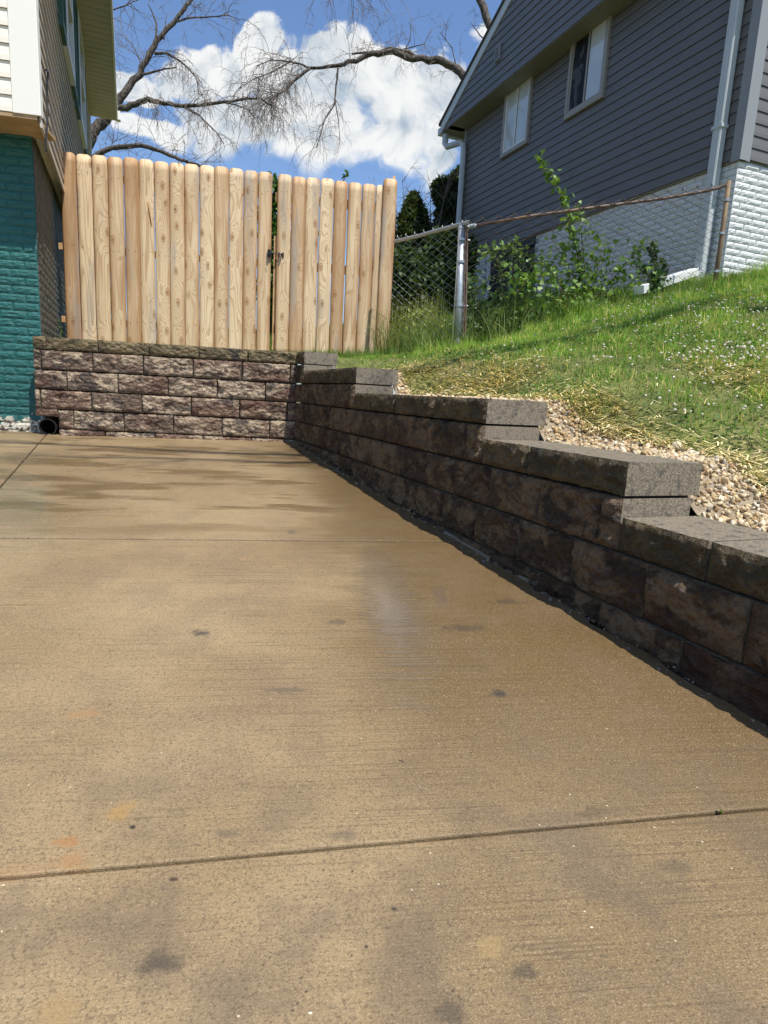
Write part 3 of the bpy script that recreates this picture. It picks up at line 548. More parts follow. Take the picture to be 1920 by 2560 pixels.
# gravel stones
import bmesh
bm = bmesh.new(); bmesh.ops.create_icosphere(bm, subdivisions=2, radius=1.0); ICO_V = np.array([v.co[:] for v in bm.verts]); ICO_F = np.array([[v.index for v in f.verts] for f in bm.faces]); bm.free()
bm = bmesh.new(); bmesh.ops.create_icosphere(bm, subdivisions=1, radius=1.0); IC1_V = np.array([v.co[:] for v in bm.verts]); IC1_F = np.array([[v.index for v in f.verts] for f in bm.faces]); bm.free()
def rotz(n): 
    q = RNG.normal(size=(n, 4)); q /= np.linalg.norm(q, axis=1)[:, None]; a, b, c, d = q.T
    return np.stack([np.stack([1 - 2 * (c * c + d * d), 2 * (b * c - a * d), 2 * (b * d + a * c)], -1), np.stack([2 * (b * c + a * d), 1 - 2 * (b * b + d * d), 2 * (c * d - a * b)], -1), np.stack([2 * (b * d - a * c), 2 * (c * d + a * b), 1 - 2 * (b * b + c * c)], -1)], 1)
def stones(name, P, size, cols, label, ico=(ICO_V, ICO_F), kind='stuff'):
    n = len(P); V0, F0_ = ico; k = len(V0); sc = size[:, None] * RNG.uniform(0.55, 1.0, (n, 3)) 
    base = V0[None] * sc[:, None, :]
    # angular facets: cut with random planes
    for _ in range(9):
        nrm = RNG.normal(size=(n, 3)); nrm /= np.linalg.norm(nrm, axis=1)[:, None]; d = np.einsum('nki,ni->nk', base, nrm); lim = size[:, None] * RNG.uniform(0.25, 0.55, (n, 1)); ex = np.clip(d - lim, 0, None); base = base - ex[:, :, None] * nrm[:, None, :]
    R = rotz(n); Vv = np.einsum('nij,nkj->nki', R, base) + P[:, None, :]
    Ff = (F0_[None] + (np.arange(n) * k)[:, None, None]).reshape(-1, 3); C_ = np.repeat(cols, k, 0)
    o = arrays(name, Vv.reshape(-1, 3), [Ff], M_STONE, C_, smooth=False); tag(o, label, 'gravel', kind=kind); return o
n = 6500; s = 0.5 + 4.3 * RNG.random(n) ** 0.7; m_ = 0.272 + bedw(s) * RNG.random(n) ** 0.9 * 1.08; X = -TW[0] * s + MW[0] * m_; Y = -TW[1] * s + MW[1] * m_; sz = RNG.uniform(0.006, 0.016, n) * np.where(RNG.random(n) < 0.12, 1.35, 1)
pal = np.array([(0.52, 0.42, 0.27), (0.60, 0.52, 0.38), (0.42, 0.30, 0.17), (0.66, 0.62, 0.54), (0.36, 0.30, 0.24), (0.58, 0.45, 0.33), (0.26, 0.24, 0.23)]); ci = RNG.choice(7, n, p=[.28, .24, .16, .16, .05, .07, .04])
stones('gravel', np.c_[X, Y, lawn_z(X, Y) + 0.006 + sz * RNG.uniform(0.1, 0.75, n)], sz, pal[ci] * RNG.uniform(0.9, 1.25, (n, 1)) * np.array([1.05, 1.0, 0.88]), 'pale angular limestone gravel filling the strip behind the stepped wall caps')
n = 900; s = RNG.random(n) ** 1.2 * 4.3 + 0.03; o_ = RNG.random(n) * 0.05; z_ = -0.86; Xb = -TW[0] * s - MW[0] * (o_ + 0.004) + SETB * z_; Yb = -TW[1] * s - MW[1] * (o_ + 0.004); sz = RNG.uniform(0.003, 0.008, n) * np.where(RNG.random(n) < 0.08, 2.0, 1)
stones('base_gravel', np.c_[Xb, Yb, gz(Xb, Yb) + sz * 0.2 - 0.003], sz, pal[RNG.choice(7, n, p=[.1, .1, .2, .1, .2, .1, .2])] * 0.6, 'small gravel and grit along the foot of the stepped wall', (IC1_V, IC1_F))
for q_, (px_, py_, s_) in enumerate(((1092, 1306, 0.016), (1115, 1318, 0.014), (1457, 1520, 0.013))):
    g_ = gpx(px_, py_); mb = MB(); vv = IC1_V * np.array([s_, s_ * 0.7, s_ * 0.6]) + np.array([g_[0], g_[1], g_[2] + s_ * 0.45]); mb.add(vv, [tuple(f) for f in IC1_F], c=(0.42, 0.36, 0.27))
    tag(mb.build('pebble', M_STONE, origin=tuple(g_)), ('pale pebble against the wall foot just left of its long ledge stone', 'second pale pebble touching the far end of the ledge stone', 'lone tan pebble at the wall foot beside the nearest slab shadow')[q_], 'pebble', 'pebbles at the foot of the stepped wall')
mb = MB(); a_ = RW(-3.42, 0); b_ = RW(-2.62, 0)
a3 = np.array([a_[0], a_[1], 0]) - MW * 0.03; mb.frame_box((a3[0] , a3[1], gz(*a3[:2]) - 0.02), tuple(TW * 0.62 + np.array([0, 0, 0.03])), tuple(MW * 0.04), (0, 0, 0.028)); tag(mb.build('ledge_stone', M_CAST, bevel=0.004), 'thin pale concrete ledge piece lying along the foot of the stepped wall', 'stone')

# ------------------------------------------------------------------ vegetation helpers
def blades(name, P, H, Wd, cols, mat, lean=0.5, seg=3, label=None, cat='grass', up=None):
    """curved tapered blades, vectorised"""
    n = len(P); az = RNG.random(n) * 2 * np.pi; L = np.abs(RNG.normal(0, lean, n)); d = np.c_[np.cos(az), np.sin(az), np.zeros(n)]; sd_ = np.c_[-np.sin(az), np.cos(az), np.zeros(n)]
    tw = RNG.random(n) * 2 * np.pi; sd_ = np.c_[np.cos(tw), np.sin(tw), np.zeros(n)]
    ks = np.linspace(0, 1, seg + 1); V = []
    for k in ks:
        c_ = P + d * (H * L * k ** 1.8)[:, None] + np.array([0, 0, 1.0]) * (H * k * (1 - 0.35 * np.clip(L, 0, 1.2) * k))[:, None]
        wk = (Wd * (1 - k) ** 0.6)[:, None] * 0.5
        if k < 1: V += [c_ - sd_ * wk, c_ + sd_ * wk]
        else: V += [c_]
    nv = len(V); Vv = np.stack(V, 1).reshape(-1, 3); b = np.arange(n) * nv; Q = []
    for k in range(seg - 1): Q.append(np.stack([b + 2 * k, b + 2 * k + 1, b + 2 * k + 3, b + 2 * k + 2], -1))
    T = np.stack([b + 2 * seg - 2, b + 2 * seg - 1, b + 2 * seg], -1)
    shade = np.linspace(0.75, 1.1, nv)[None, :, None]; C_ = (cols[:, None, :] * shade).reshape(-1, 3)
    o = arrays(name, Vv, [np.concatenate(Q), T] if Q else [T], mat, C_); 
    return tag(o, label, cat, kind='stuff')
def inside(X, Y): 
    m = X * MW[0] + Y * MW[1]; s = -(X * TW[0] + Y * TW[1]); hs = (X - HCp[0]) * GB[0] + (Y - HCp[1]) * GB[1]; ha = (X - HCp[0]) * GA[0] + (Y - HCp[1]) * GA[1]
    return (m > 0.262 + np.where(s > 0.2, bedw(s) * 0.92, 0.02)) & ~((hs > 0.0) & (ha > -0.02))
def vnoise(X, Y, sc, seed=0):
    return np.array([mn.fractal(Vector((x * sc + seed, y * sc, seed * 0.37)), 0.9, 2.0, 3) for x, y in zip(X, Y)])
straw_spots = [(1060, 955, .30, .16), (1180, 975, .35, .12), (1230, 1040, .45, .10), (1400, 1090, .40, .10), (1580, 1130, .35, .10), (1700, 1165, .30, .08), (1860, 955, .22, .10), (1010, 930, .2, .1), (1500, 1060, .3, .08), (1250, 955, .25, .1), (1880, 1190, .2, .08)]
SP = [(lawn_hit(a, b), c_, d_) for a, b, c_, d_ in straw_spots]
def strawf(X, Y):
    f = np.zeros(len(X))
    for P_, r1, r2 in SP:
        s = (X - P_[0]) * -TW[0] + (Y - P_[1]) * -TW[1]; m = (X - P_[0]) * MW[0] + (Y - P_[1]) * MW[1]; f = np.maximum(f, np.exp(-(s / r1) ** 2 - (m / (r2 * 1.6)) ** 2))
    return f
# lawn grass
n = 210000; X = RNG.uniform(0.2, 6.2, n); Y = RNG.uniform(-4.3, 1.6, n); dist = np.hypot(X - CAM[0], Y - CAM[1])
vis = (np.abs((X - CAM[0]) - 0.12 * (Y - CAM[1])) < 0.80 * (Y - CAM[1]) + 0.35); keep = inside(X, Y) & vis & (RNG.random(n) < np.clip(1.25 - dist * 0.04, 0.5, 1)); X = X[keep]; Y = Y[keep]
sf = strawf(X, Y); vn = vnoise(X, Y, 2.2, 3); kp = RNG.random(len(X)) > sf * 0.28 + np.clip(-vn - 0.35, 0, 0.3); X = X[kp]; Y = Y[kp]; vn = vn[kp]; nn_ = len(X)
m_ = X * MW[0] + Y * MW[1]
fence_d = np.abs(Y - (0.42 + 0.03 * X)); tall = np.exp(-(fence_d / 0.5) ** 2) * (X > 1.0)
H = RNG.uniform(0.018, 0.048, nn_) * (1 + 0.5 * np.clip(vn, -0.6, 1.0)) * (1 + 1.6 * tall) * np.clip(0.65 + 0.8 * np.clip(m_ - 0.5, 0, 1), 0.55, 1.3) * (1 - 0.45 * strawf(X, Y))
g1 = np.array([0.075, 0.200, 0.020]); g2 = np.array([0.300, 0.490, 0.065]); g3 = np.array([0.66, 0.56, 0.20]); t = np.clip(RNG.random(nn_) + 0.55 * vn, 0, 1)[:, None]
C_ = g1 * (1 - t) + g2 * t; vn2 = vnoise(X, Y, 7.0, 21); dry = (RNG.random(nn_) < 0.10 + 0.25 * np.clip(vn2, 0, 1))[:, None]; C_ = np.where(dry, g3, C_) * (1 + 0.55 * vn2)[:, None]; H_m = 1 + 0.9 * np.clip(vn2, -0.6, 0.8)
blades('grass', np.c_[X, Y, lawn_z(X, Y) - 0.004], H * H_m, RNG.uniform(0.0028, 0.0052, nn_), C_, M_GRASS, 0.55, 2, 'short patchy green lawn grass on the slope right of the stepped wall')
# grass behind fences and far slope
n = 60000; X = RNG.uniform(-2.0, 6.0, n); Y = RNG.uniform(0.3, 9, n); keep = inside(X, Y) & ((Y > 1.6) | (X < 1.4)); X = X[keep]; Y = Y[keep]; nn_ = len(X); t = RNG.random(nn_)[:, None]
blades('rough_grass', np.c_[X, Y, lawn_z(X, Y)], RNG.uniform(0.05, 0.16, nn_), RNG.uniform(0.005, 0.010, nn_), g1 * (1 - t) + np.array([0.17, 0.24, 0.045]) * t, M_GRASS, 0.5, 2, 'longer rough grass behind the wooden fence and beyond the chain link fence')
# tall weeds along the chain link fence
n = 5200; X = RNG.uniform(0.95, 4.3, n); Y = 0.50 + 0.03 * X + RNG.normal(0, 0.26, n); keep = inside(X, Y) & (Y > 0.05); X = X[keep]; Y = Y[keep]; nn_ = len(X); t = RNG.random(nn_)[:, None]
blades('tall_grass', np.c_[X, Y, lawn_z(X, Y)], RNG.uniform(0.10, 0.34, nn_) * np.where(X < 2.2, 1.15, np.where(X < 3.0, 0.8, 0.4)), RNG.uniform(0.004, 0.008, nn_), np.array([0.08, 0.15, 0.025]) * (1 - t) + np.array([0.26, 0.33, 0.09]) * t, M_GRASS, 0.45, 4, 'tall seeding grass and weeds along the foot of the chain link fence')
n = 800; X = 0.75 + RNG.random(n) * 0.7; Y = RNG.uniform(0.9, 2.2, n); blades('meadow_grass', np.c_[X, Y, lawn_z(X, Y)], RNG.uniform(0.3, 0.62, n), RNG.uniform(0.004, 0.008, n), np.array([0.16, 0.22, 0.05]) + RNG.random((n, 1)) * np.array([0.20, 0.16, 0.06]), M_GRASS, 0.35, 5, 'waist high pale grass seen through the far chain link panel')
# straw
P_, S_l = [], []
for (c_, r1, r2) in SP:
    k = int(950 * r1 * (r2 + .08) / 0.06); s = RNG.normal(0, r1 * 0.75, k); m2 = RNG.normal(0, r2 * 1.1, k); P_.append(np.c_[c_[0] - TW[0] * s + MW[0] * m2, c_[1] - TW[1] * s + MW[1] * m2])
k = 2400; P_.append(np.c_[RNG.uniform(0.6, 4, k), RNG.uniform(-4, 0.5, k)])
P2 = np.concatenate(P_); keep = inside(P2[:, 0], P2[:, 1]); P2 = P2[keep]; n = len(P2); az = RNG.random(n) * 2 * np.pi; L = RNG.uniform(0.02, 0.075, n); d = np.c_[np.cos(az), np.sin(az)] * L[:, None] / 2; wv = np.c_[-np.sin(az), np.cos(az)] * 0.0019
z0 = lawn_z(P2[:, 0], P2[:, 1]) + RNG.uniform(0.016, 0.038, n); tl = RNG.uniform(-0.25, 0.25, n) * L; V = []
for sg in (-1, 1):
    for ws in (-1, 1): V.append(np.c_[P2 + d * sg + wv * ws, z0 + tl * sg * 0.5])
Vv = np.stack(V, 1).reshape(-1, 3); b = np.arange(n) * 4; cs = np.array([0.95, 0.78, 0.42]) * RNG.uniform(0.65, 1.25, (n, 1)) + RNG.random((n, 1)) * np.array([0.06, 0.08, 0.08])
tag(arrays('straw', Vv, [np.stack([b, b + 1, b + 3, b + 2], -1)], M_STRAW, np.repeat(cs, 4, 0)), 'loose golden straw scattered in patches over the lawn edge', 'straw', kind='stuff')
# clover leaves and flowers
def hitlist(boxes):
    out_ = []
    for (x0, x1, y0, y1, k) in boxes:
        gx = np.linspace(x0, x1, 8); gy = np.linspace(y0, y1, 5); grid = np.array([[lawn_hit(a, b)[:2] for a in gx] for b in gy])
        u = RNG.random(k) * 7; v = RNG.random(k) * 4; i = u.astype(int); j = v.astype(int); fu = (u - i)[:, None]; fv = (v - j)[:, None]
        out_.append((grid[j, i] * (1 - fu) + grid[j, i + 1] * fu) * (1 - fv) + (grid[j + 1, i] * (1 - fu) + grid[j + 1, i + 1] * fu) * fv)
    Pq = np.concatenate(out_); return Pq[inside(Pq[:, 0], Pq[:, 1])]
Pc = hitlist([(1560, 1915, 735, 800, 90), (1480, 1915, 780, 860, 130), (1640, 1915, 870, 960, 70), (1250, 1600, 820, 960, 50), (1040, 1250, 880, 960, 8), (1600, 1915, 960, 1080, 30), (1700, 1900, 900, 930, 50)])
n = len(Pc); sz = RNG.uniform(0.0042, 0.0078, n); zc = lawn_z(Pc[:, 0], Pc[:, 1]) + RNG.uniform(0.045, 0.085, n); Vv = (IC1_V[None] * sz[:, None, None] * np.array([1, 1, 0.85])) * RNG.uniform(0.8, 1.15, (n, len(IC1_V), 1)) + np.c_[Pc, zc][:, None, :]
cs = np.array([0.72, 0.70, 0.60]) * RNG.uniform(0.75, 1.1, (n, 1)) ; cs[RNG.random(n) < 0.12] = (0.50, 0.36, 0.26)
tag(arrays('clover_flowers', Vv.reshape(-1, 3), [(IC1_F[None] + (np.arange(n) * len(IC1_V))[:, None, None]).reshape(-1, 3)], M_STONE, np.repeat(cs, len(IC1_V), 0)), 'small white clover blossoms dotted through the upper lawn', 'clover', kind='stuff')
def leafcloud(pos, size, cols, up=0.5, shape='leaf', fold=0.25):
    """returns V,F,C for many leaves; each a 6-gon fan (or lobed) with a fold"""
    n = len(pos); 
    if shape == 'lobed': prof = [(0, 0), (0.30, 0.10), (0.62, 0.02), (0.42, 0.34), (0.60, 0.62), (0.28, 0.60), (0, 1.05), (-0.28, 0.60), (-0.60, 0.62), (-0.42, 0.34), (-0.62, 0.02), (-0.30, 0.10)]
    elif shape == 'oval': prof = [(0, 0), (0.30, 0.30), (0.30, 0.65), (0, 1.0), (-0.30, 0.65), (-0.30, 0.30)]
    else: prof = [(0, 0), (0.22, 0.4), (0, 1.0), (-0.22, 0.4)]
    prof = np.array(prof); k = len(prof)
    nrm = RNG.normal(size=(n, 3)); nrm[:, 2] += up * 2.2; nrm /= np.linalg.norm(nrm, axis=1)[:, None]; d = RNG.normal(size=(n, 3)); d -= nrm * np.sum(d * nrm, 1)[:, None]; d /= np.linalg.norm(d, axis=1)[:, None]; s_ = np.cross(nrm, d)
    V = pos[:, None, :] + size[:, None, None] * (s_[:, None, :] * prof[None, :, 0, None] + d[:, None, :] * prof[None, :, 1, None] + nrm[:, None, :] * (fold * np.abs(prof[:, 0]) - 0.25 * (prof[:, 1] ** 2))[None, :, None])
    F = np.arange(n * k).reshape(n, k); return V.reshape(-1, 3), F, np.repeat(cols, k, 0)
def greens(n, a, b, extra=0.08): 
    t = RNG.random((n, 1)); return (np.array(a) * (1 - t) + np.array(b) * t) * RNG.uniform(0.85, 1.15, (n, 1))
# clover / plantain leaves in the lawn
n = 26000; X = RNG.uniform(0.5, 5.2, n); Y = RNG.uniform(-4.1, 1.0, n); keep = inside(X, Y) & (vnoise(X, Y, 1.6, 9) > 0.02) & (RNG.random(n) > strawf(X, Y)); X = X[keep]; Y = Y[keep]; n = len(X)
V, F, C_ = leafcloud(np.c_[X, Y, lawn_z(X, Y) + RNG.uniform(0.01, 0.035, n)], RNG.uniform(0.010, 0.022, n), greens(n, (0.05, 0.13, 0.025), (0.13, 0.24, 0.06)), 1.2, 'oval')
tag(arrays('clover', V, [F], M_LEAF, C_), 'low clover and broad leaf patches mixed into the lawn', 'clover', kind='stuff')

# ------------------------------------------------------------------ wooden fence and gate
FP = np.array([-2.1668, 1.4541, 0.0]); FD = np.array([0.99898, 0.04506, 0]); FN = np.array([0.04506, -0.99898, 0])   # FN toward camera
PW = 0.1385; PIT = 0.142
def picket_mesh(wdt, h, seed, thick=0.017, ear=0.028):
    nz = 22; vs = []; fs = []; xs = [-0.5, -0.42, -0.25, 0, 0.25, 0.42, 0.5]; crown = [0, 0.0042, 0.0058, 0.0064, 0.0058, 0.0042, 0]
    bow = random.uniform(-0.004, 0.004); we = [random.uniform(0, 1) for _ in range(3)]
    for j in range(nz + 1):
        t = j / nz; z = h * t
        if j == nz: z = h
        bx = bow * math.sin(math.pi * t) + 0.0018 * mn.noise(Vector((t * 6, seed, 0)))
        for i, (a, c_) in enumerate(zip(xs, crown)):
            e = abs(a); lim = h if e < 0.3 else h - ear * (0.35 if e < 0.45 else 1.0)
            zz = min(z, lim) if j == nz else min(z, lim - 0.004 * (nz - j))
            wob = 0.0028 * mn.noise(Vector((t * 11, seed * 2 + (3 if a > 0 else 0), 1))) if e > 0.45 else 0
            yy = -c_ * (1 + 0.35 * mn.noise(Vector((t * 8, seed, a * 3))))
            vs.append((a * wdt + bx + wob, yy, zz))
    m = len(xs)
    for j in range(nz):
        for i in range(m - 1): a = j * m + i; fs.append((a, a + 1, a + m + 1, a + m))
    k = len(vs); vs += [(v[0], thick, v[2]) for v in vs[:]]
    for j in range(nz):
        for i in range(m - 1): a = k + j * m + i; fs.append((a, a + m, a + m + 1, a + 1))
        a = j * m; fs.append((a, a + m, k + a + m, k + a)); a = j * m + m - 1; fs.append((a, k + a, k + a + m, a + m))
    for i in range(m - 1): fs.append((i, k + i, k + i + 1, i + 1)); a = nz * m + i; fs.append((a, a + 1, k + a + 1, k + a))
    nf = len(fs); sm = [len(f) == 4 and max(f) < k for f in fs]
    for zn in (0.28, 0.95, 1.62):
        for dx in (-0.030, 0.027):
            z0_ = zn + random.uniform(-.02, .02); x0_ = dx + random.uniform(-.006, .006); b0 = len(vs); vs.append((x0_, -0.0088, z0_)); vs += [(x0_ + 0.0036 * math.cos(t), -0.0082, z0_ + 0.0036 * math.sin(t)) for t in np.linspace(0, 2 * math.pi, 9)[:-1]]
            fs += [(b0, b0 + 1 + (i + 1) % 8, b0 + 1 + i) for i in range(8)]
    me = bpy.data.meshes.new('picket'); me.from_pydata(vs, [], fs); me.materials.append(M_WOOD); me.materials.append(M_IRON)
    me.polygons.foreach_set('use_smooth', sm + [False] * (len(fs) - nf)); me.polygons.foreach_set('material_index', [0] * nf + [1] * (len(fs) - nf)); me.update(); return me
def put_picket(parent, s, zb, h, wdt, seed, lean=0.0, off=0.0, D=FD, Nn=FN, P=FP, name='picket', fwd=0.0):
    me = picket_mesh(wdt, h, seed); o = bpy.data.objects.new(name, me); col.objects.link(o); o.parent = parent
    O = P + D * s + Nn * off; Yv = -Nn; Zv = np.array([0, 0, 1.0]) + D * lean + Nn * fwd; Zv /= np.linalg.norm(Zv)
    M = Matrix(((D[0], Yv[0], Zv[0], O[0]), (D[1], Yv[1], Zv[1], O[1]), (D[2], Yv[2], Zv[2], zb), (0, 0, 0, 1)))
    o.matrix_parent_inverse = Matrix.Translation(-parent.location); o.matrix_basis = M; return o
def nails(parent, s, z, lean=0.0, zb=0.0):
    mb = MB()
    for dx in (-0.03, 0.028):
        c_ = FP + FD * (s + dx + lean * (z - zb)) + FN * 0.0112; 
        vs = [c_ + np.array([0, 0, z])] + [c_ + np.array([0, 0, z]) + (FD * math.cos(t) + np.array([0, 0, 1]) * math.sin(t)) * 0.0034 for t in np.linspace(0, 2 * math.pi, 7)[:-1]]
        mb.add(vs, [(0, i + 1, (i + 1) % 6 + 1) for i in range(6)])
    return mb
f1 = empty('wooden_fence', tuple(FP + FD * 0.85), 'fixed panel of new dog eared pine pickets above the back wall, left of the gate', 'fence'); 
for i in range(14):
    put_picket(f1, -0.155 + PIT * (i + 0.5), 0.0, 1.795 + random.uniform(-0.006, 0.006) + i * 0.0018, PW + random.uniform(-0.003, 0.003), i * 1.9, lean=random.uniform(-0.002, 0.002), off=random.uniform(0, 0.003))
for z in (1.585, 0.92, 0.235):
    mb = MB(); mb.frame_box(FP + FD * -0.205 - FN * 0.056 + np.array([0, 0, z]), FD * 2.03, FN * 0.038, (0, 0, 0.062)); mb.build('rail', M_RAILW, f1, bevel=0.003)
mb = MB(); mb.frame_box(FP + FD * 1.72 - FN * 0.15 + np.array([0, 0, -0.1]), FD * 0.09, FN * 0.09, (0, 0, 1.75)); mb.build('post', M_RAILW, f1, bevel=0.004)
# split sliver on the sixth picket
mb = MB(); c0 = FP + FD * (-0.155 + PIT * 5.62) + FN * 0.012
mb.add([c0 + np.array([0, 0, 1.42]) - FD * 0.012, c0 + np.array([0, 0, 1.43]) + FD * 0.008, c0 + FD * 0.035 + FN * 0.012 + np.array([0, 0, 1.20]), c0 + FD * 0.028 + FN * 0.003 + np.array([0, 0, 1.19]), c0 + FN * 0.012 + FD * 0.012 + np.array([0, 0, 1.34])], [(0, 3, 2), (0, 2, 4), (0, 4, 1), (1, 4, 2), (1, 2, 3), (0, 1, 3)]); mb.build('splinter', M_RAILW, f1)
g1_ = empty('wooden_gate', tuple(FP + FD * 2.4), 'wooden picket gate with a black latch, right of the fixed fence panel', 'gate'); GL = -0.012
gp_s = []
for i in range(8):
    wv_ = PW if i < 7 else 0.088; s0 = 1.868 + PIT * i + wv_ / 2; gp_s.append(s0)
    put_picket(g1_, s0 + 0.018, 0.045, 1.762 + random.uniform(-0.006, 0.006) + i * 0.001, wv_ + (random.uniform(-0.003, 0.003) if i < 7 else 0), 40 + i * 2.3, lean=-0.004 + random.uniform(-0.002, 0.002), off=random.uniform(0, 0.004))
for z in (1.56, 0.92, 0.27):
    mb = MB(); mb.frame_box(FP + FD * (1.862) - FN * 0.058 + np.array([0, 0, z]), FD * 1.10, FN * 0.038, (0, 0, 0.085)); mb.build('rail', M_RAILW, g1_, bevel=0.003)
mb = MB(); mb.frame_box(FP + FD * 1.855 - FN * 0.06 + np.array([0, 0, 0.1]), FD * 0.035, FN * 0.04, (0, 0, 1.13)); mb.build('stile', M_RAILW, g1_, bevel=0.003)
# latch
def fpt(s, z, o=0.0): return FP + FD * s + FN * o + np.array([0, 0, z])
mb = MB(); mb.frame_box(fpt(1.795, 1.015, 0.012), FD * 0.042, FN * 0.018, (0, 0, 0.07)); mb.frame_box(fpt(1.805, 1.03, 0.03), FD * 0.022, FN * 0.018, (0, 0, 0.03))
mb.tube([fpt(1.835, 1.055, 0.035), fpt(1.94, 1.045, 0.034)], 0.006, 8); mb.tube([fpt(1.935, 1.045, 0.015), fpt(1.935, 1.045, 0.052)], 0.010, 10); mb.tube([fpt(1.81, 1.01, 0.03), fpt(1.80, 0.99, 0.045), fpt(1.815, 0.965, 0.05)], 0.003, 6)
for dx in (0.01, 0.05): mb.tube([fpt(1.90 + dx, 1.02, 0.012), fpt(1.90 + dx, 1.07, 0.012)], 0.008, 6)
mb.build('latch', M_IRON, g1_)
# return fence running back from the gate
RD = np.array([0.130, 0.991, 0]); RD /= np.linalg.norm(RD); RN = np.array([RD[1], -RD[0], 0])
f2 = empty('wooden_fence', tuple(FP + FD * 3.1), 'wooden return fence right of the gate, its end board crossed by a shadow', 'fence')
put_picket(f2, 3.02, 0.075, 1.80, 0.142, 91.0, lean=0.0, off=0.022)
P2_ = FP + FD * 3.035 - FN * 0.02
for i in range(12):
    put_picket(f2, 0.09 + PIT * i, 0.06 + 0.032 * i, 1.80 + 0.0215 * i, PW, 100 + i * 1.7, D=RD, Nn=RN, P=P2_)
mb = MB(); mb.frame_box(FP + FD * 2.99 - FN * 0.11 + np.array([0, 0, -0.1]), FD * 0.088, FN * 0.088, (0, 0, 1.86)); mb.build('post', M_RAILW, f2, bevel=0.004)
for z in (1.56, 0.92, 0.27):
    mb = MB(); mb.frame_box(P2_ - RN * 0.056 + np.array([0, 0, z + 0.05]), RD * 1.75 + np.array([0, 0, 0.42]), RN * 0.038, (0, 0, 0.085)); mb.build('rail', M_RAILW, f2, bevel=0.003)

# ------------------------------------------------------------------ houses
def lap_siding(name, mat, O, D, Nn, L, z0, z1, expo, parent, butt=0.014, clip=None, mi=0):
    """lapped boards; O on wall plane at z=0, along D length L, outward Nn. clip(z)->(s0,s1)"""
    mb = MB(); z = z0; O = np.array(O, float)
    while z < z1 - 0.005:
        zt = min(z + expo, z1); s0, s1 = (0, L) if clip is None else clip((z, zt))
        if s1 - s0 > 0.02:
            a = O + D * s0; b = O + D * s1; u = np.array([0, 0, 1.0])
            pr = [(butt * 0.10, z + 0.004), (butt, z + 0.0005), (butt * 0.93, z + expo * 0.30), (butt * 0.25, zt), (0.0, zt)]
            vs = [a + Nn * p + u * zz for p, zz in pr] + [b + Nn * p + u * zz for p, zz in pr]; k = len(pr)
            fs = [(i, i + k, i + k + 1, i + 1) for i in range(k - 1)] + [tuple(range(k)), tuple(reversed(range(k, 2 * k)))]
            mb.add(vs, fs)
        z += expo
    return mb.build(name, mat, parent)
def brickwall(name, mat, O, D, Nn, L, z0, z1, ch, bl, parent, seed=0, holes=None, seg=(6, 3), depth=0.010):
    mb = MB(); O = np.array(O, float); u = np.array([0, 0, 1.0]); r = 0; z = z0; random.seed(seed)
    while z < z1 - 0.01:
        zt = min(z + ch - 0.006, z1); s = -(bl / 2 if r % 2 else 0)
        while s < L:
            a = max(s, 0); b = min(s + bl - 0.007, L)
            if b - a > 0.02 and not (holes and any(a < h[1] - .01 and b > h[0] + .01 and z < h[3] - .01 and zt > h[2] + .01 for h in holes)):
                nx, nz = seg; V = []; k = (nx + 1) * (nz + 1); off = random.uniform(-0.002, 0.002)
                for j in range(nz + 1):
                    for i in range(nx + 1):
                        ee = 0.0 if (i in (0, nx) or j in (0, nz)) else 1.0; ss = a + (b - a) * i / nx; zz = z + (zt - z) * j / nz
                        dd = depth * (0.35 + 0.65 * ee) + (0.005 * mn.noise(Vector((ss * 30, zz * 75, seed))) if ee else 0) + off; V.append(O + D * ss + u * zz + Nn * dd)
                fs = [(j * (nx + 1) + i, j * (nx + 1) + i + 1, (j + 1) * (nx + 1) + i + 1, (j + 1) * (nx + 1) + i) for j in range(nz) for i in range(nx)]
                back = [O + D * a + u * z - Nn * 0.004, O + D * b + u * z - Nn * 0.004, O + D * b + u * zt - Nn * 0.004, O + D * a + u * zt - Nn * 0.004]
                c_ = [0, nx, k - 1, k - 1 - nx]; fs += [(k, k + 1, c_[1], c_[0]), (k + 1, k + 2, c_[2], c_[1]), (k + 2, k + 3, c_[3], c_[2]), (k + 3, k, c_[0], c_[3])]
                mb.add(V + back, fs)
            s += bl
        z += ch; r += 1
    mb.add([O + u * z0, O + D * L + u * z0, O + D * L + u * z1, O + u * z1], [(0, 1, 2, 3)])       # mortar plane
    return mb.build(name, mat, parent, smooth=False)
def slabbox(name, mat, O, D, Nn, s0, s1, z0, z1, d0, d1, parent, bevel=0.0):
    mb = MB(); O = np.array(O, float); mb.frame_box(O + D * s0 + Nn * d0 + np.array([0, 0, z0]), D * (s1 - s0), Nn * (d1 - d0), (0, 0, z1 - z0)); return mb.build(name, mat, parent, bevel=bevel)

# ---- grey house.  side wall: along GA from the corner, outward -GB ; front: along GB, outward -GA
H0 = np.array([HCp[0], HCp[1], 0.0]); SN = -GB; FNg = -GA
gh = empty('grey_house', (HCp[0], HCp[1], 1.0), 'grey vinyl sided house on a white painted brick base, above the lawn', 'house')
SB = 2.225; ZS = 4.60; GO = 0.30; LG = 5.98
lap_siding('side_siding', M_GREY, H0, GA, SN, LG, SB, 4.78, 0.114, gh)
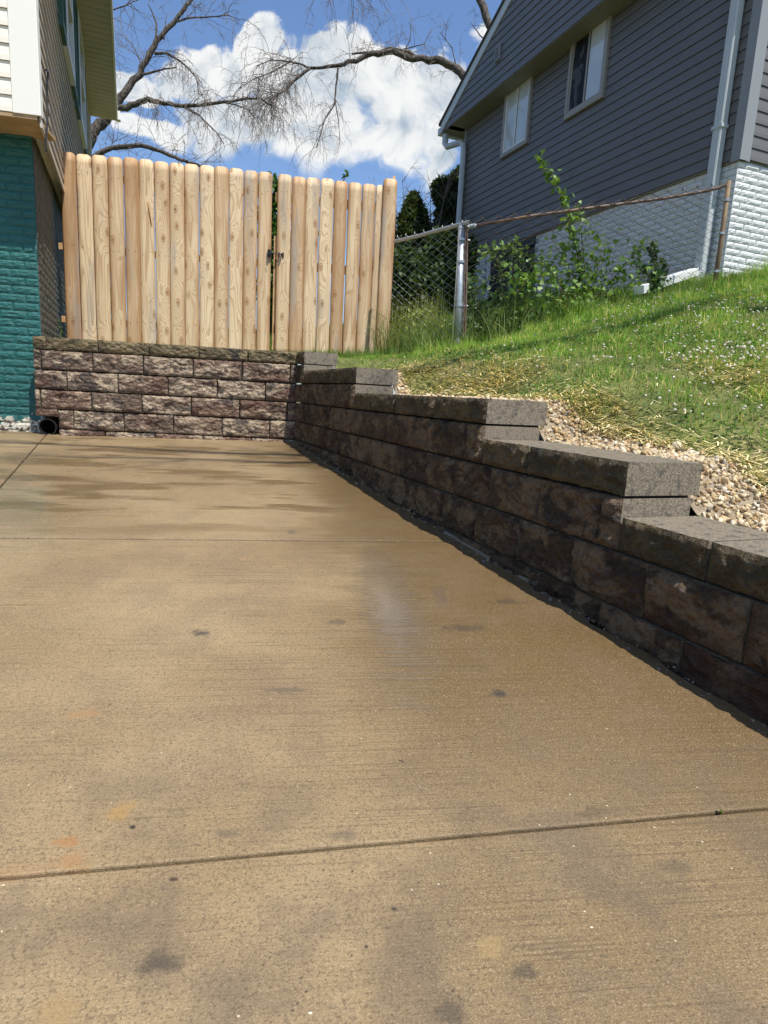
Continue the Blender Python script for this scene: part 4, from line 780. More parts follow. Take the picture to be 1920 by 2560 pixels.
# gable above, proud by GO
def gclip(zz):
    z = zz[1]; k = (4.679 - 0.0); # rake line: s = 6.34 - (z-4.68)*1.988
    s1 = 6.34 - max(0, z - 4.64) * 1.955; s0 = -0.55 + max(0, z - 4.60) * 1.955; return (max(s0, -0.5), s1)
lap_siding('gable_siding', M_GREY, H0 + SN * GO, GA, SN, 6.3, 4.545, 7.7, 0.114, gh, clip=gclip)
mb = MB(); mb.frame_box(H0 + SN * 0.0 + GA * -0.5 + np.array([0, 0, 4.535]), GA * 6.62, SN * (GO + 0.002), (0, 0, 0.012)); mb.build('gable_soffit', M_SOFF, gh)
slabbox('frieze', M_GREYT, H0, GA, SN, 0, LG, 4.70, 4.78, 0.014, 0.026, gh)
# rake boards and roof
mb = MB()
for sg in (1,):
    zA, sA = 4.62, 6.36; zB = 7.75; sB = sA - (zB - zA) * 1.955
    n_ = np.array([0, 0, 1.0]); O1 = H0 + SN * (GO + 0.0) + GA * sA + n_ * (zA - 0.10); mb.frame_box(O1, GA * (sB - sA) + n_ * (zB - zA), SN * 0.028, n_ * 0.17)
mb.build('rake_board', M_ALUM, gh)
mb = MB(); O1 = H0 + SN * (GO + 0.05) + GA * 6.42 + n_ * (4.62 + 0.045); mb.frame_box(O1, GA * (-(7.75 - 4.62) * 1.955 - 0.06) + n_ * (7.75 - 4.62), -SN * 12, n_ * 0.045)
O1 = H0 + SN * (GO + 0.05) + GA * -0.40 + n_ * (4.62 + 0.045); mb.frame_box(O1, GA * ((7.75 - 4.62) * 1.0 - 0.06) + n_ * (7.75 - 4.62) * 1.0, -SN * 12, n_ * 0.045); mb.build('roof', M_ROOF, gh)
mb = MB(); mb.frame_box(H0 + GA * -0.36 + SN * (GO + 0.02) + n_ * 4.52, GA * 0.36, -SN * 12, n_ * 0.02); mb.build('front_soffit', M_SOFF, gh)
mb = MB(); mb.frame_box(H0 + GA * LG + SN * (GO) + n_ * 4.535, GA * 0.40, -SN * 8, n_ * 0.012); mb.build('rear_soffit', M_SOFF, gh)
# body of the house
mb = MB(); mb.frame_box(H0 + GA * 0.02 + GB * 0.02 + n_ * 0.2, GA * (LG - 0.04), GB * 9, n_ * 4.33); mb.build('wall_core', M_GREYT, gh)
# front siding
lap_siding('front_siding', M_GREY, H0 + GB * 9, -GB, FNg, 9, SB - 0.0, 4.52, 0.114, gh)
mb = MB(); mb.frame_box(H0 + SN * 0.016 + FNg * 0.016 + n_ * (SB - 0.02), GA * 0.11, -SN * 0.016, n_ * 2.33); mb.frame_box(H0 + SN * 0.016 + FNg * 0.016 + n_ * (SB - 0.02), GB * 0.14, -FNg * 0.016, n_ * 2.33); mb.frame_box(H0 + SN * 0.020 + FNg * 0.020 + n_ * (SB - 0.02), GB * 0.10, -FNg * 0.018, n_ * 2.33); mb.build('corner_post', M_GREYT, gh)
mb = MB(); mb.frame_box(H0 + GA * (LG - 0.07) + SN * 0.002 + n_ * SB, GA * 0.07, SN * 0.018, n_ * 2.32); mb.build('corner_post', M_GREYT, gh)
# brick base
brickwall('brick_base', M_WBRICK, H0 + GA * 0.0 + GB * 0.022 - GA * -0.022 , GA, SN, LG - 0.05, 0.55, SB - 0.02, 0.064, 0.21, gh, 3, holes=[(3.45, 4.80, 0.9, 2.15)], seg=(4, 2), depth=0.012)
brickwall('brick_front', M_WBRICK, H0 + GA * 0.022 + GB * 0.010, GB, FNg, 3.2, 0.55, SB - 0.02, 0.064, 0.21, gh, 4, seg=(8, 3), depth=0.012)
slabbox('sill_strip', M_CAST, H0, GA, SN, 0.05, LG, SB - 0.024, SB - 0.001, -0.02, 0.004, gh)
# basement window
bwn = slabbox('basement_window', M_WHITE, H0, GA, SN, 4.74, 4.80, 0.95, 2.19, -0.03, 0.02, gh)
slabbox('window_pane', M_SCREEN, H0, GA, SN, 3.47, 4.74, 0.95, 2.19, -0.02, -0.014, gh); slabbox('window_rail', M_BLACK, H0, GA, SN, 3.47, 4.74, 2.08, 2.19, -0.012, 0.0, gh)
slabbox('window_mullion', M_GREYT, H0, GA, SN, 4.05, 4.09, 0.95, 2.08, -0.012, 0.0, gh)
def ghwin(s0, s1, z0, z1, dark):
    w0 = empty('window', tuple(H0 + GA * (s0 + s1) / 2 + n_ * z0), None, None); w0.parent = gh; w0.matrix_parent_inverse = Matrix.Translation(-gh.location)
    def sb(nm, mt, a, b, c_, d, e, f, bv=0.003): 
        o = slabbox(nm, mt, H0, GA, SN, a, b, c_, d, e, f, None, bv); o.parent = w0; o.matrix_parent_inverse = (Matrix.Translation(-gh.location) @ w0.matrix_basis).inverted() @ Matrix.Translation(-gh.location) if False else w0.matrix_world.inverted(); return o
    t = 0.045
    bpy.context.view_layer.update()
    mbf = MB()
    for a, b, c_, d in ((s0, s1, z0, z0 + t), (s0, s1, z1 - t, z1), (s0, s0 + t, z0 + t, z1 - t), (s1 - t, s1, z0 + t, z1 - t)): mbf.frame_box(H0 + GA * a + SN * 0.0 + n_ * c_, GA * (b - a), SN * 0.050, n_ * (d - c_))
    a, b = s0 + t, s1 - t; mid = (a + b) / 2
    o = mbf.build('frame', M_TAUPE, None, bevel=0.004); o.parent = w0; o.matrix_parent_inverse = w0.matrix_world.inverted()
    # near half fixed (towards small s)
    mbs = MB(); t2 = 0.028
    for (aa, bb, dd) in ((a, mid + 0.014, 0.042), (mid - 0.014, b, 0.036)):
        for q in ((aa, bb, z0 + t, z0 + t + t2), (aa, bb, z1 - t - t2, z1 - t), (aa, aa + t2, z0 + t + t2, z1 - t - t2), (bb - t2, bb, z0 + t + t2, z1 - t - t2)): mbs.frame_box(H0 + GA * q[0] + SN * 0.006 + n_ * q[2], GA * (q[1] - q[0]), SN * (dd - 0.006), n_ * (q[3] - q[2]))
    o = mbs.build('sash', M_TAUPE if dark else M_WHITE, None, bevel=0.002); o.parent = w0; o.matrix_parent_inverse = w0.matrix_world.inverted()
    sb('pane', M_GLASSL, a + t2, mid - t2, z0 + t + t2, z1 - t - t2, 0.026, 0.030, 0); sb('screen_pane' if dark else 'pane', M_SCREEN if dark else M_GLASSL, mid, b - t2, z0 + t + t2, z1 - t - t2, 0.021, 0.025, 0)
    sb('sill', M_TAUPE, s0 - 0.01, s1 + 0.01, z0 - 0.02, z0 - 0.001, 0.0, 0.05)
    return w0
bpy.context.view_layer.update()
ghwin(3.87, 4.62, 3.63, 4.695, False); ghwin(2.19, 2.965, 3.62, 4.695, True)
vt = slabbox('gable_vent', M_GREYT, H0 + SN * GO, GA, SN, 4.39, 4.54, 4.92, 5.14, 0.012, 0.04, gh, 0.003)
mb = MB()
for i in range(5): mb.frame_box(H0 + SN * (GO + 0.041) + GA * 4.41 + n_ * (4.945 + i * 0.038), GA * 0.11, SN * 0.008, n_ * 0.012)
mb.build('louvre', M_GREY, vt)
# downspouts
def ribbed(path, wv_, dv, mat, name, parent):
    mb = MB()
    for a, b in zip(path[:-1], path[1:]):
        a = np.array(a); b = np.array(b); d = b - a; L_ = np.linalg.norm(d); d /= L_; side = GA - d * (GA @ d)
        if np.linalg.norm(side) < 0.3: side = np.array([0, 0, 1.0])
        side /= np.linalg.norm(side); nn2 = np.cross(side, d); nn2 *= np.sign(nn2 @ SN) if abs(nn2 @ SN) > 0.1 else 1
        prof = [(-.5, -.5), (-.5, .38), (-.38, .5), (-.30, .5), (-.26, .42), (-.18, .42), (-.14, .5), (.14, .5), (.18, .42), (.26, .42), (.30, .5), (.38, .5), (.5, .38), (.5, -.5)]
        vs = [a - d * 0.01 + side * p * wv_ + nn2 * q * dv for p, q in prof] + [b + d * 0.01 + side * p * wv_ + nn2 * q * dv for p, q in prof]; k = len(prof)
        mb.add(vs, [(i, (i + 1) % k, (i + 1) % k + k, i + k) for i in range(k)] + [tuple(reversed(range(k))), tuple(range(k, 2 * k))])
    return mb.build(name, mat, parent, bevel=0.002)
def gp(s, z, o): return H0 + GA * s + SN * o + n_ * z
ds = ribbed([gp(0.235, 4.5, 0.07), gp(0.235, 1.16, 0.07), gp(0.26, 1.06, 0.11)], 0.105, 0.082, M_ALUM, 'downspout', gh)
e0 = gp(0.26, 1.16, 0.12); e1 = lawn_hit(1592, 762) + np.array([0, 0, 0.13]); mb = MB(); dd = e1 - e0; sd2 = np.cross(dd, n_); sd2 /= np.linalg.norm(sd2); up2 = np.cross(sd2, dd); up2 /= np.linalg.norm(up2); mb.frame_box(e0 - sd2 * 0.05 - up2 * 0.04, dd, sd2 * 0.10, up2 * 0.08); mb.build('downspout_extension', M_WHITE, ds, bevel=0.006)
mb = MB(); mb.frame_box(gp(0.17, 2.55, 0.02), GA * 0.13, SN * 0.098, n_ * 0.035); mb.build('strap', M_ALUM, ds, bevel=0.002)
ds2 = ribbed([gp(6.34, 4.52, 0.22), gp(6.34, 4.36, 0.22)], 0.085, 0.07, M_ALUM, 'downspout', gh)
mb = MB(); mb.tube([gp(6.33, 4.52, 0.24), gp(6.33, 4.36, 0.24), gp(6.27, 4.29, 0.22), gp(5.98, 4.29, 0.10), gp(5.90, 4.22, 0.07), gp(5.88, 4.10, 0.07), gp(5.87, 1.4, 0.07)], 0.052, 8); mb.build('drop_pipe', M_ALUM, ds2)
mb = MB(); mb.frame_box(gp(6.36, 4.52, GO + 0.03), GA * 0.12, -SN * 9, n_ * 0.12); mb.build('gutter', M_ALUM, gh, bevel=0.01)

# ---- beige and teal house on the left
V_ = np.array([-0.2732, 0.9620, 0.0]); V_ /= np.linalg.norm(V_)        # side wall runs away along this
def hv(x):
    y = 1280 + (CF[2] + CR[2] * (x - 960) / FPX) / CU[2] * FPX; v = ray(x, y); v[2] = 0; return v / np.linalg.norm(v)
LA = hv(325); LB = np.array([LA[1], -LA[0], 0]); LFD = hv(9000)
LC = np.array([-2.0511, 0.1922, 0.0]); LP = np.array([-1.8647, -0.1429, 0.0])     # brick corner, siding corner (projects)
bh = empty('beige_house', (-3.0, 1.0, -0.75), 'house with cream vinyl siding over teal painted brick and green shutters', 'house')
FNl = np.array([LFD[1], -LFD[0], 0]); BZ = 1.51
brickwall('teal_brick_front', M_TEAL, LC - LFD * 3.0, LFD, FNl, 3.0 - 0.004, gz(-2.5, 0.18) - 0.05, 1.545, 0.0632, 0.2, bh, 11, seg=(10, 4), depth=0.008)
brickwall('dark_brick_side', M_DBRICK, LC + LB * -0.0 + LA * 0.0, LA, LB, 7.4, gz(-2.5, 0.18), 1.52, 0.0632, 0.2, bh, 12, seg=(3, 2), depth=0.008)
mb = MB(); mb.frame_box(LC - LB * 0.04 + LA * 0.05 + np.array([0, 0, -1.0]), LA * 7.3, -LFD * 5.5, n_ * 2.5); mb.build('foundation_core', M_DBRICK, bh)
lap_siding('side_siding', M_CREAMSH, LP, LA, LB, 7.5, 1.435, 4.20, 0.102, bh, 0.019)
lap_siding('front_siding', M_CREAM, LP - LFD * 5.0, LFD, FNl, 4.86, BZ, 4.3, 0.108, bh, 0.016)
mb = MB(); mb.frame_box(LP - LFD * 0.165 + FNl * 0.0 + n_ * (BZ - 0.005), LFD * 0.178, FNl * 0.022, n_ * 2.8); mb.frame_box(LP + FNl * 0.022 + n_ * (BZ - 0.005), -FNl * 0.05, LB * 0.018, n_ * 2.8); mb.build('corner_post', M_CREAMT, bh, bevel=0.002)
mb = MB(); mb.frame_box(LP - LFD * 5 + FNl * 0.012 + n_ * (BZ - 0.03), LFD * 4.99, -FNl * 0.40, n_ * 0.028); mb.build('overhang_underside', M_RAWW, bh)
mb = MB(); mb.frame_box(LP - LB * 0.012 + LA * 0.03 + n_ * 1.53, LA * 7.4, -LFD * 6, n_ * 2.66); mb.build('wall_core', M_CREAM, bh)
mb = MB(); mb.frame_box(LP + LA * -0.6 + n_ * 4.20, LA * 8.1, LB * 0.43, n_ * 0.02); 
for i in range(40): pass
so_ = mb.build('soffit', M_SOFC, bh)
mb = MB()
for i in range(55): mb.frame_box(LP + LA * (-0.5 + i * 0.145) + LB * 0.005 + n_ * 4.197, LA * 0.004, LB * 0.42, n_ * 0.002)
mb.build('panel_seams', M_TAUPE, so_)
mb = MB(); mb.frame_box(LP + LA * -0.6 + LB * 0.43 + n_ * 4.185, LA * 8.1, LB * 0.025, n_ * 0.17); mb.build('fascia', M_CREAMT, bh)
mb = MB(); mb.frame_box(LP + LA * 7.38 + LB * 0.43 + n_ * 4.19, LA * 0.12, LB * 0.07, n_ * 0.14); mb.build('gutter_end', M_WHITE, bh)
mb = MB(); mb.frame_box(LP + LA * -0.65 + LB * 0.45 + n_ * 4.36, LA * 8.15, -LB * 3.2 + n_ * 1.3, n_ * 0.03); mb.build('roof', M_ROOF, bh)
mb = MB(); mb.frame_box(LP + LA * 7.44 + LB * 0.0 + n_ * 1.43, LA * 0.06, LB * 0.022, n_ * 2.77); mb.build('corner_post', M_CREAMT, bh)
def louvred(s0, s1, z0, z1):
    mb = MB(); t = 0.045; d = 0.045
    for a, b, c_, e in ((s0, s0 + t, z0, z1), (s1 - t, s1, z0, z1), (s0 + t, s1 - t, z0, z0 + 0.07), (s0 + t, s1 - t, z1 - 0.07, z1)): mb.frame_box(LP + LA * a + LB * 0.014 + n_ * c_, LA * (b - a), LB * d, n_ * (e - c_))
    z = z0 + 0.08
    while z < z1 - 0.08: mb.frame_box(LP + LA * (s0 + t) + LB * 0.018 + n_ * z, LA * (s1 - s0 - 2 * t), LB * 0.022, n_ * 0.018); z += 0.032
    return mb.build('shutter', M_GREEN, bh)
ZW0, ZW1 = 2.88, 4.12
for a, b in ((1.68, 2.06), (2.98, 3.38), (3.52, 3.92), (5.02, 5.40)): louvred(a, b, ZW0, ZW1)
for a, b in ((2.08, 2.96), (3.94, 5.0)):
    mb = MB(); t = 0.06
    for q in ((a, b, ZW0, ZW0 + t), (a, b, ZW1 - t, ZW1), (a, a + t, ZW0 + t, ZW1 - t), (b - t, b, ZW0 + t, ZW1 - t), (a + t, b - t, (ZW0 + ZW1) / 2 - .02, (ZW0 + ZW1) / 2 + .02)): mb.frame_box(LP + LA * q[0] + LB * 0.014 + n_ * q[2], LA * (q[1] - q[0]), LB * 0.055, n_ * (q[3] - q[2]))
    wf = mb.build('window', M_WHITE, bh, bevel=0.003)
    mb = MB(); mb.frame_box(LP + LA * (a + t) + LB * 0.020 + n_ * (ZW0 + t), LA * (b - a - 2 * t), LB * 0.006, n_ * (ZW1 - ZW0 - 2 * t)); mb.build('pane', M_GLASSD, wf)
cb = [hitp(x, y, LP + LB * 0.03, LB) for x, y in ((114, 175), (119, 178), (120, 190), (117, 212), (118, 240), (119, 290), (117, 320), (114, 345), (115, 378))]
mb = MB(); mb.tube(cb, 0.007, 6); mb.build('cable', M_BLACK, bh)

# ------------------------------------------------------------------ chain link fences
def chain(mb, P0, P1, zt0, zt1, zb0, zb1, r=0.0019, w_=0.0355, ph=0):
    P0 = np.array(P0, float); P1 = np.array(P1, float); D = P1 - P0; L = np.linalg.norm(D); D /= L; Nn = np.cross(D, (0, 0, 1.0)); n = int(L / (2 * w_))
    step = 0.036
    for i in range(n + 1):
        s = i * 2 * w_; t = s / L; top = zt0 + (zt1 - zt0) * t; bot = zb0 + (zb1 - zb0) * t; k = int((top - bot) / step); pts = []
        for j in range(k + 1):
            sg = 1 if (j + i) % 2 else -1; ss = s + sg * w_ * 1.0; pts.append(P0 + D * ss + np.array([0, 0, top + 0.035 - j * step]) + Nn * (0.0022 * (1 if j % 2 else -1) + 0.006 * math.sin(s * 4 + j * .2)))
        mb.tube(pts, r, 4, cap=False)
        # knuckle at the top
        p = pts[0]; mb.tube([p, p + np.array([0, 0, 0.012]) + D * 0.006, p + D * 0.014 + np.array([0, 0, -0.002])], r, 4, cap=False)
PB = dep(1145, 868, 5.5); PTt = np.array([PB[0] - 0.03, PB[1] + 0.07, 1.22]); 
BPb = dep(1782, 735, 5.8); BPt = np.array([BPb[0] + 0.02, BPb[1] + 0.03, 1.80])
def zfor(P, py):   # height at which a vertical through P meets image row py
    a, b = -1.0, 6.0
    for _ in range(50):
        m_ = (a + b) / 2; d = np.array([P[0], P[1], m_]) - CAM; y = 1280 - FPX * (d @ CU) / (d @ CF)
        if y > py: a = m_
        else: b = m_
    return m_
PTt[2] = zfor(PTt, 566); BPt[2] = zfor(BPt, 462)
LE = dep(986, 604, 6.20)
c1 = empty('chain_link_fence', tuple(PB), 'chain link fence panel with grey top rail and thick galvanised post, beside the wood', 'fence', 'chain link fence panels')
mb = MB(); mb.tube([PB - np.array([0, 0, .1]), PTt], 0.030, 16); mb.build('post', M_GALV, c1, smooth=True)
for k in (0.12, 0.30, 0.66, 0.985): 
    mb = MB(); p = PTt * (1 - k) + PB * k if k < .9 else PB + np.array([0, 0, .03]); mb.tube([p, p + np.array([0, 0, 0.022])], 0.036, 16)
    if k in (0.12, 0.66): mb.tube([p + np.array([0, 0, 0.01]), p + np.array([0.075, -0.01, 0.01])], 0.008, 8)
    mb.build('band', M_GALV, c1)
re = PTt + (PTt - LE) / np.linalg.norm(PTt - LE) * 0.115 + np.array([0, 0, 0.02]); mb = MB()
dv = (re - LE); mb.tube([LE, LE + dv * 0.35 - np.array([0, 0, 0.006]), LE + dv * 0.7, re], 0.0175, 14, cap=False); mb.tube([re, LE + dv * 0.8], 0.014, 14, cap=False); mb.build('top_rail', M_GALV, c1, smooth=True)
mb = MB(); mb.tube([PTt + np.array([0, 0, -0.02]), PTt + np.array([0, 0, 0.03])], [0.034, 0.014], 12); mb.tube([PTt + np.array([0, 0, 0.03]), PTt + np.array([0, 0, 0.05])], 0.006, 8); mb.build('post_cap', M_GALV, c1)
mb = MB(); q0 = PTt * 0.5 + PB * 0.5; chain(mb, (q0[0] - 0.03, q0[1] + .03, 0), (LE[0], LE[1], 0), PTt[2] - 0.01, LE[2], lawn_z(PB[0], PB[1]) + 0.02, lawn_z(LE[0], LE[1]) + 0.0, r=0.0030); mb.tube([np.array([q0[0] - .045, q0[1], PTt[2] - 0.0]), np.array([q0[0] - .035, q0[1] - .02, 0.1])], 0.004, 4); mb.build('mesh', M_WIRE, c1)
c2 = empty('chain_link_fence', tuple(BPb), 'chain link fence panel with rusty brown top rail, in front of the grey house', 'fence', 'chain link fence panels')
mb = MB(); mb.tube([BPb - np.array([0, 0, .15]), (BPb + BPt) / 2 + np.array([0.008, 0, 0]), BPt + np.array([0, 0, 0.03])], 0.021, 12); mb.build('post', M_RUSTP, c2, smooth=True)
rl0 = PTt + np.array([0.055, -0.01, 0]); rl0[2] = zfor(rl0, 567); d_ = BPt - rl0
mb = MB(); mb.tube([rl0, rl0 + d_ * 0.25 + n_ * 0.004, rl0 + d_ * 0.5 - n_ * 0.010, rl0 + d_ * 0.75 - n_ * 0.028, rl0 + d_ * 0.92 - n_ * 0.022, BPt], 0.0138, 12); mb.build('top_rail', M_RUST, c2, smooth=True)
mb = MB(); mb.tube([rl0 - d_ * 0.002, rl0 + d_ * 0.028], 0.0185, 12); mb.tube([rl0 + np.array([-0.012, 0.0, 0.03]), rl0 + np.array([0.02, 0.0, -1.12])], 0.006, 6); mb.build('rail_end', M_GALV, c2)
mb = MB(); mb.tube([rl0 + np.array([-0.028, -.01, 0.04]), np.array([PB[0] + .045, PB[1] - .01, PB[2]])], 0.005, 6); mb.tube([rl0 + np.array([-0.008, -.01, 0.0]), np.array([PB[0] + .062, PB[1] - .01, PB[2]])], 0.009, 6); mb.build('tension_bar', M_RUST, c2)
mb = MB(); chain(mb, (rl0[0], rl0[1] - 0.02, 0), (BPt[0] - .03, BPt[1] - 0.02, 0), rl0[2] + 0.012, BPt[2] - 0.03, lawn_z(rl0[0], rl0[1]) + 0.02, BPb[2] + 0.04, r=0.0034); mb.build('mesh', M_WIRED, c2)
for k in (0.15, 0.45, 0.8): mb = MB(); p = BPt * (1 - k) + BPb * k; mb.tube([p, p + np.array([0, 0, 0.02])], 0.026, 12); mb.build('band', M_GALV, c2)

# ------------------------------------------------------------------ shrubs and trees
def shrub(name, label, cat, base, stems, leaf, nleaf, cols, shape, group=None, stemr=0.006, spread=0.07, up=0.4):
    t = empty(name, tuple(base), label, cat, group); mb = MB(); LPs = []
    for pts, sp in stems:
        P_s = np.array([base] + list(pts), float); k = len(P_s); mb.tube(P_s, list(np.linspace(stemr, stemr * 0.35, k)), 6, cap=False)
        seglen = np.linalg.norm(np.diff(P_s, axis=0), axis=1); cum = np.r_[0, np.cumsum(seglen)]; m_ = max(4, int(nleaf * cum[-1])); u = RNG.uniform(0.12, 1, m_) * cum[-1]
        i = np.clip(np.searchsorted(cum, u) - 1, 0, k - 2); f = ((u - cum[i]) / seglen[i])[:, None]; LPs.append(P_s[i] * (1 - f) + P_s[i + 1] * f + RNG.normal(0, sp, (m_, 3)))
    L_ = np.concatenate(LPs); V, F, C_ = leafcloud(L_, RNG.uniform(leaf * 0.55, leaf * 1.2, len(L_)), greens(len(L_), *cols), up, shape)
    mb.build('stems', M_STEM, t, smooth=True); o = arrays('foliage', V, [F], M_LEAF, C_, t); return t
M_STEM = simple('green_brown_stem', (0.09, 0.075, 0.04), (0.14, 0.13, 0.06), 20, 0.8, 0.2, 0.002, world=True)
bb = dep(1440, 800, 5.75); bb[2] = lawn_z(bb[0], bb[1])
def px_path(pts, d0, d1=None): 
    n_p = len(pts); return [dep(x, y, d0 + ((d1 or d0) - d0) * i / max(1, n_p - 1)) for i, (x, y) in enumerate(pts)]
st = [(px_path([(1470, 780), (1455, 690), (1440, 620), (1425, 560), (1410, 500), (1385, 445), (1365, 415), (1345, 395)], 5.72, 5.6), 0.022),
      (px_path([(1465, 770), (1460, 640), (1450, 560), (1440, 520)], 5.7, 5.65), 0.06), (px_path([(1440, 790), (1400, 700), (1330, 640), (1270, 620), (1200, 640)], 5.7, 5.6), 0.045), (px_path([(1430, 790), (1380, 740), (1310, 700), (1250, 680)], 5.65, 5.5), 0.05),
      (px_path([(1470, 790), (1530, 700), (1580, 640), (1620, 610)], 5.75, 5.7), 0.05), (px_path([(1480, 780), (1560, 720), (1610, 680), (1655, 690)], 5.7), 0.05), (px_path([(1450, 800), (1480, 720), (1500, 650), (1510, 600)], 5.8, 5.8), 0.07),
      (px_path([(1440, 800), (1440, 700), (1400, 630), (1380, 600)], 5.7, 5.7), 0.07), (px_path([(1420, 800), (1360, 780), (1310, 770)], 5.6, 5.5), 0.06), (px_path([(1480, 800), (1540, 770), (1590, 760)], 5.7, 5.7), 0.06), (px_path([(1445, 800), (1470, 760), (1500, 730)], 5.55, 5.5), 0.09), (px_path([(1430, 800), (1420, 750), (1400, 720)], 5.5, 5.45), 0.09),
      (px_path([(1460, 800), (1470, 700), (1475, 660)], 5.6, 5.6), 0.10), (px_path([(1390, 690), (1330, 690), (1280, 740)], 5.6, 5.4), 0.05)]
shrub('mulberry_shrub', 'leafy green shrub with one tall leaning shoot, growing through the brown railed fence', 'shrub', bb, st, 0.046, 150, ((0.075, 0.165, 0.030), (0.24, 0.37, 0.08)), 'lobed', stemr=0.0075)
tb = dep(1640, 760, 5.75); tb[2] = lawn_z(tb[0], tb[1])
st = [(px_path([(1640, 740), (1635, 660), (1632, 610)], 5.75), 0.018), (px_path([(1650, 740), (1660, 680), (1655, 650)], 5.75), 0.02), (px_path([(1635, 730), (1615, 680), (1610, 660)], 5.72), 0.02)]
shrub('thistle_plant', 'upright dark thistle plant standing right of the mulberry shrub by the fence', 'plant', tb, st, 0.05, 190, ((0.05, 0.10, 0.04), (0.11, 0.18, 0.08)), 'lobed', stemr=0.006)
ub = dep(1285, 790, 5.6); ub[2] = lawn_z(ub[0], ub[1])
st = [(px_path([(1290, 790), (1285, 700), (1280, 640), (1290, 600)], 5.65), 0.03), (px_path([(1280, 790), (1300, 720), (1310, 660)], 5.65), 0.03), (px_path([(1270, 780), (1250, 700), (1245, 640)], 5.65), 0.03)]
shrub('tall_weed', 'feathery pale green weed in front of the dark basement window', 'plant', ub, st, 0.028, 420, ((0.09, 0.15, 0.05), (0.20, 0.28, 0.10)), 'leaf', stemr=0.004)
vb = dep(1190, 790, 5.7); vb[2] = lawn_z(vb[0], vb[1])
st = [(px_path([(1190, 790), (1200, 740), (1215, 720)], 5.75), 0.06), (px_path([(1240, 800), (1230, 760), (1250, 730)], 5.6), 0.06), (px_path([(1320, 800), (1340, 770), (1350, 750)], 5.5), 0.06), (px_path([(1180, 760), (1172, 700), (1190, 690)], 6.0), 0.05)]
shrub('broadleaf_weed', 'low broad leaved vine clump right of the galvanised post', 'plant', vb, st, 0.055, 260, ((0.06, 0.13, 0.04), (0.16, 0.26, 0.10)), 'oval', stemr=0.005)
wb = dep(1040, 880, 6.3); wb[2] = lawn_z(wb[0], wb[1])
st = [(px_path([(1040, 880), (1030, 830), (1010, 790)], 6.2, 6.2), 0.06), (px_path([(1050, 880), (1070, 830), (1090, 800)], 6.2, 6.2), 0.07), (px_path([(1045, 880), (1045, 820), (1040, 780)], 6.3, 6.3), 0.07), (px_path([(1080, 880), (1110, 850), (1120, 830)], 6.0, 6.0), 0.05)]
shrub('yellow_green_weed', 'yellow green leafy weed clump behind the far chain link panel', 'plant', wb, st, 0.045, 330, ((0.14, 0.20, 0.03), (0.33, 0.36, 0.07)), 'oval', stemr=0.005)
cb_ = np.array([-2.02, 0.5, -0.02]); shrub('crevice_weed', 'small dark green weed between the dark brick wall and the first fence picket', 'plant', cb_, [(px_path([(153, 838), (150, 815), (148, 800)], 5.4), 0.012), (px_path([(150, 838), (156, 812)], 5.4), 0.012)], 0.05, 40, ((0.05, 0.11, 0.03), (0.11, 0.2, 0.06)), 'leaf', stemr=0.003)
jb = gpx(1800, 2030); shrub('joint_weed', 'tiny grass weed sprouting from the near slab joint at the right', 'plant', jb, [([jb, jb + np.array([.004, 0, .005])], 0.002), ([jb, jb + np.array([-.005, 0.002, .004])], 0.002)], 0.008, 500, ((0.12, 0.20, 0.03), (0.22, 0.3, 0.07)), 'leaf', stemr=0.0006)
# evergreens
def evergreen(name, label, base, prof, nl, leaf, cols, trunk_r=0.06, flat=1.0, group=None):
    """prof: list of (z, cx, cy, r)"""
    t = empty(name, tuple(base), label, 'tree', group); pr = np.array(prof, float); mb = MB(); mb.tube([(p[1], p[2], p[0]) for p in [(base[2] - 0.1, base[0], base[1], 0)] + list(map(tuple, pr[:-1]))], list(np.linspace(trunk_r, 0.015, len(pr))), 7); mb.build('trunk', M_BARK, t)
    wts = np.clip(np.interp(np.linspace(0, 1, 300), np.linspace(0, 1, len(pr)), pr[:, 3]), 0.02, None); cdf = np.cumsum(wts); cdf /= cdf[-1]; u = np.interp(RNG.random(nl), cdf, np.linspace(0, 1, 300)); ii = u * (len(pr) - 1); g = lambda c_: np.interp(ii, range(len(pr)), pr[:, c_])
    az = RNG.random(nl) * 2 * np.pi; z = g(0); r = g(3); lump = 1 + 0.30 * np.array([mn.noise(Vector((math.cos(a) * 2.2, math.sin(a) * 2.2, zz * 3.2))) for a, zz in zip(az, z)]) + 0.14 * np.array([mn.noise(Vector((math.cos(a) * 7, math.sin(a) * 7, zz * 9))) for a, zz in zip(az, z)])
    rr = r * lump * RNG.uniform(0.55, 1.02, nl) ** 0.5; pos = np.c_[g(1) + rr * np.cos(az), g(2) + rr * np.sin(az), z + RNG.normal(0, 0.03, nl)]
    V, F, C_ = leafcloud(pos, RNG.uniform(leaf * 0.6, leaf * 1.3, nl), greens(nl, *cols), 0.1, 'leaf'); arrays('crown', V, [F], M_LEAF, C_, t); return t
ab = np.array([1.75, 6.6, 0.9]); a_t = dep(1035, 490, 11.8); a_b = dep(1030, 770, 11.8)
ab = a_b.copy(); 
prof = []
for t_, r_ in ((0, .34), (.08, .36), (.35, .36), (.6, .34), (.78, .26), (.9, .16), (.97, .08), (1, .02)): p = a_b * (1 - t_) + a_t * t_; prof.append((p[2], p[0], p[1], r_))
evergreen('arborvitae', 'narrow columnar dark evergreen tree behind the far chain link panel', a_b, prof, 15000, 0.10, ((0.030, 0.050, 0.016), (0.085, 0.105, 0.030)))
e_b = dep(1135, 770, 12.4); prof = []
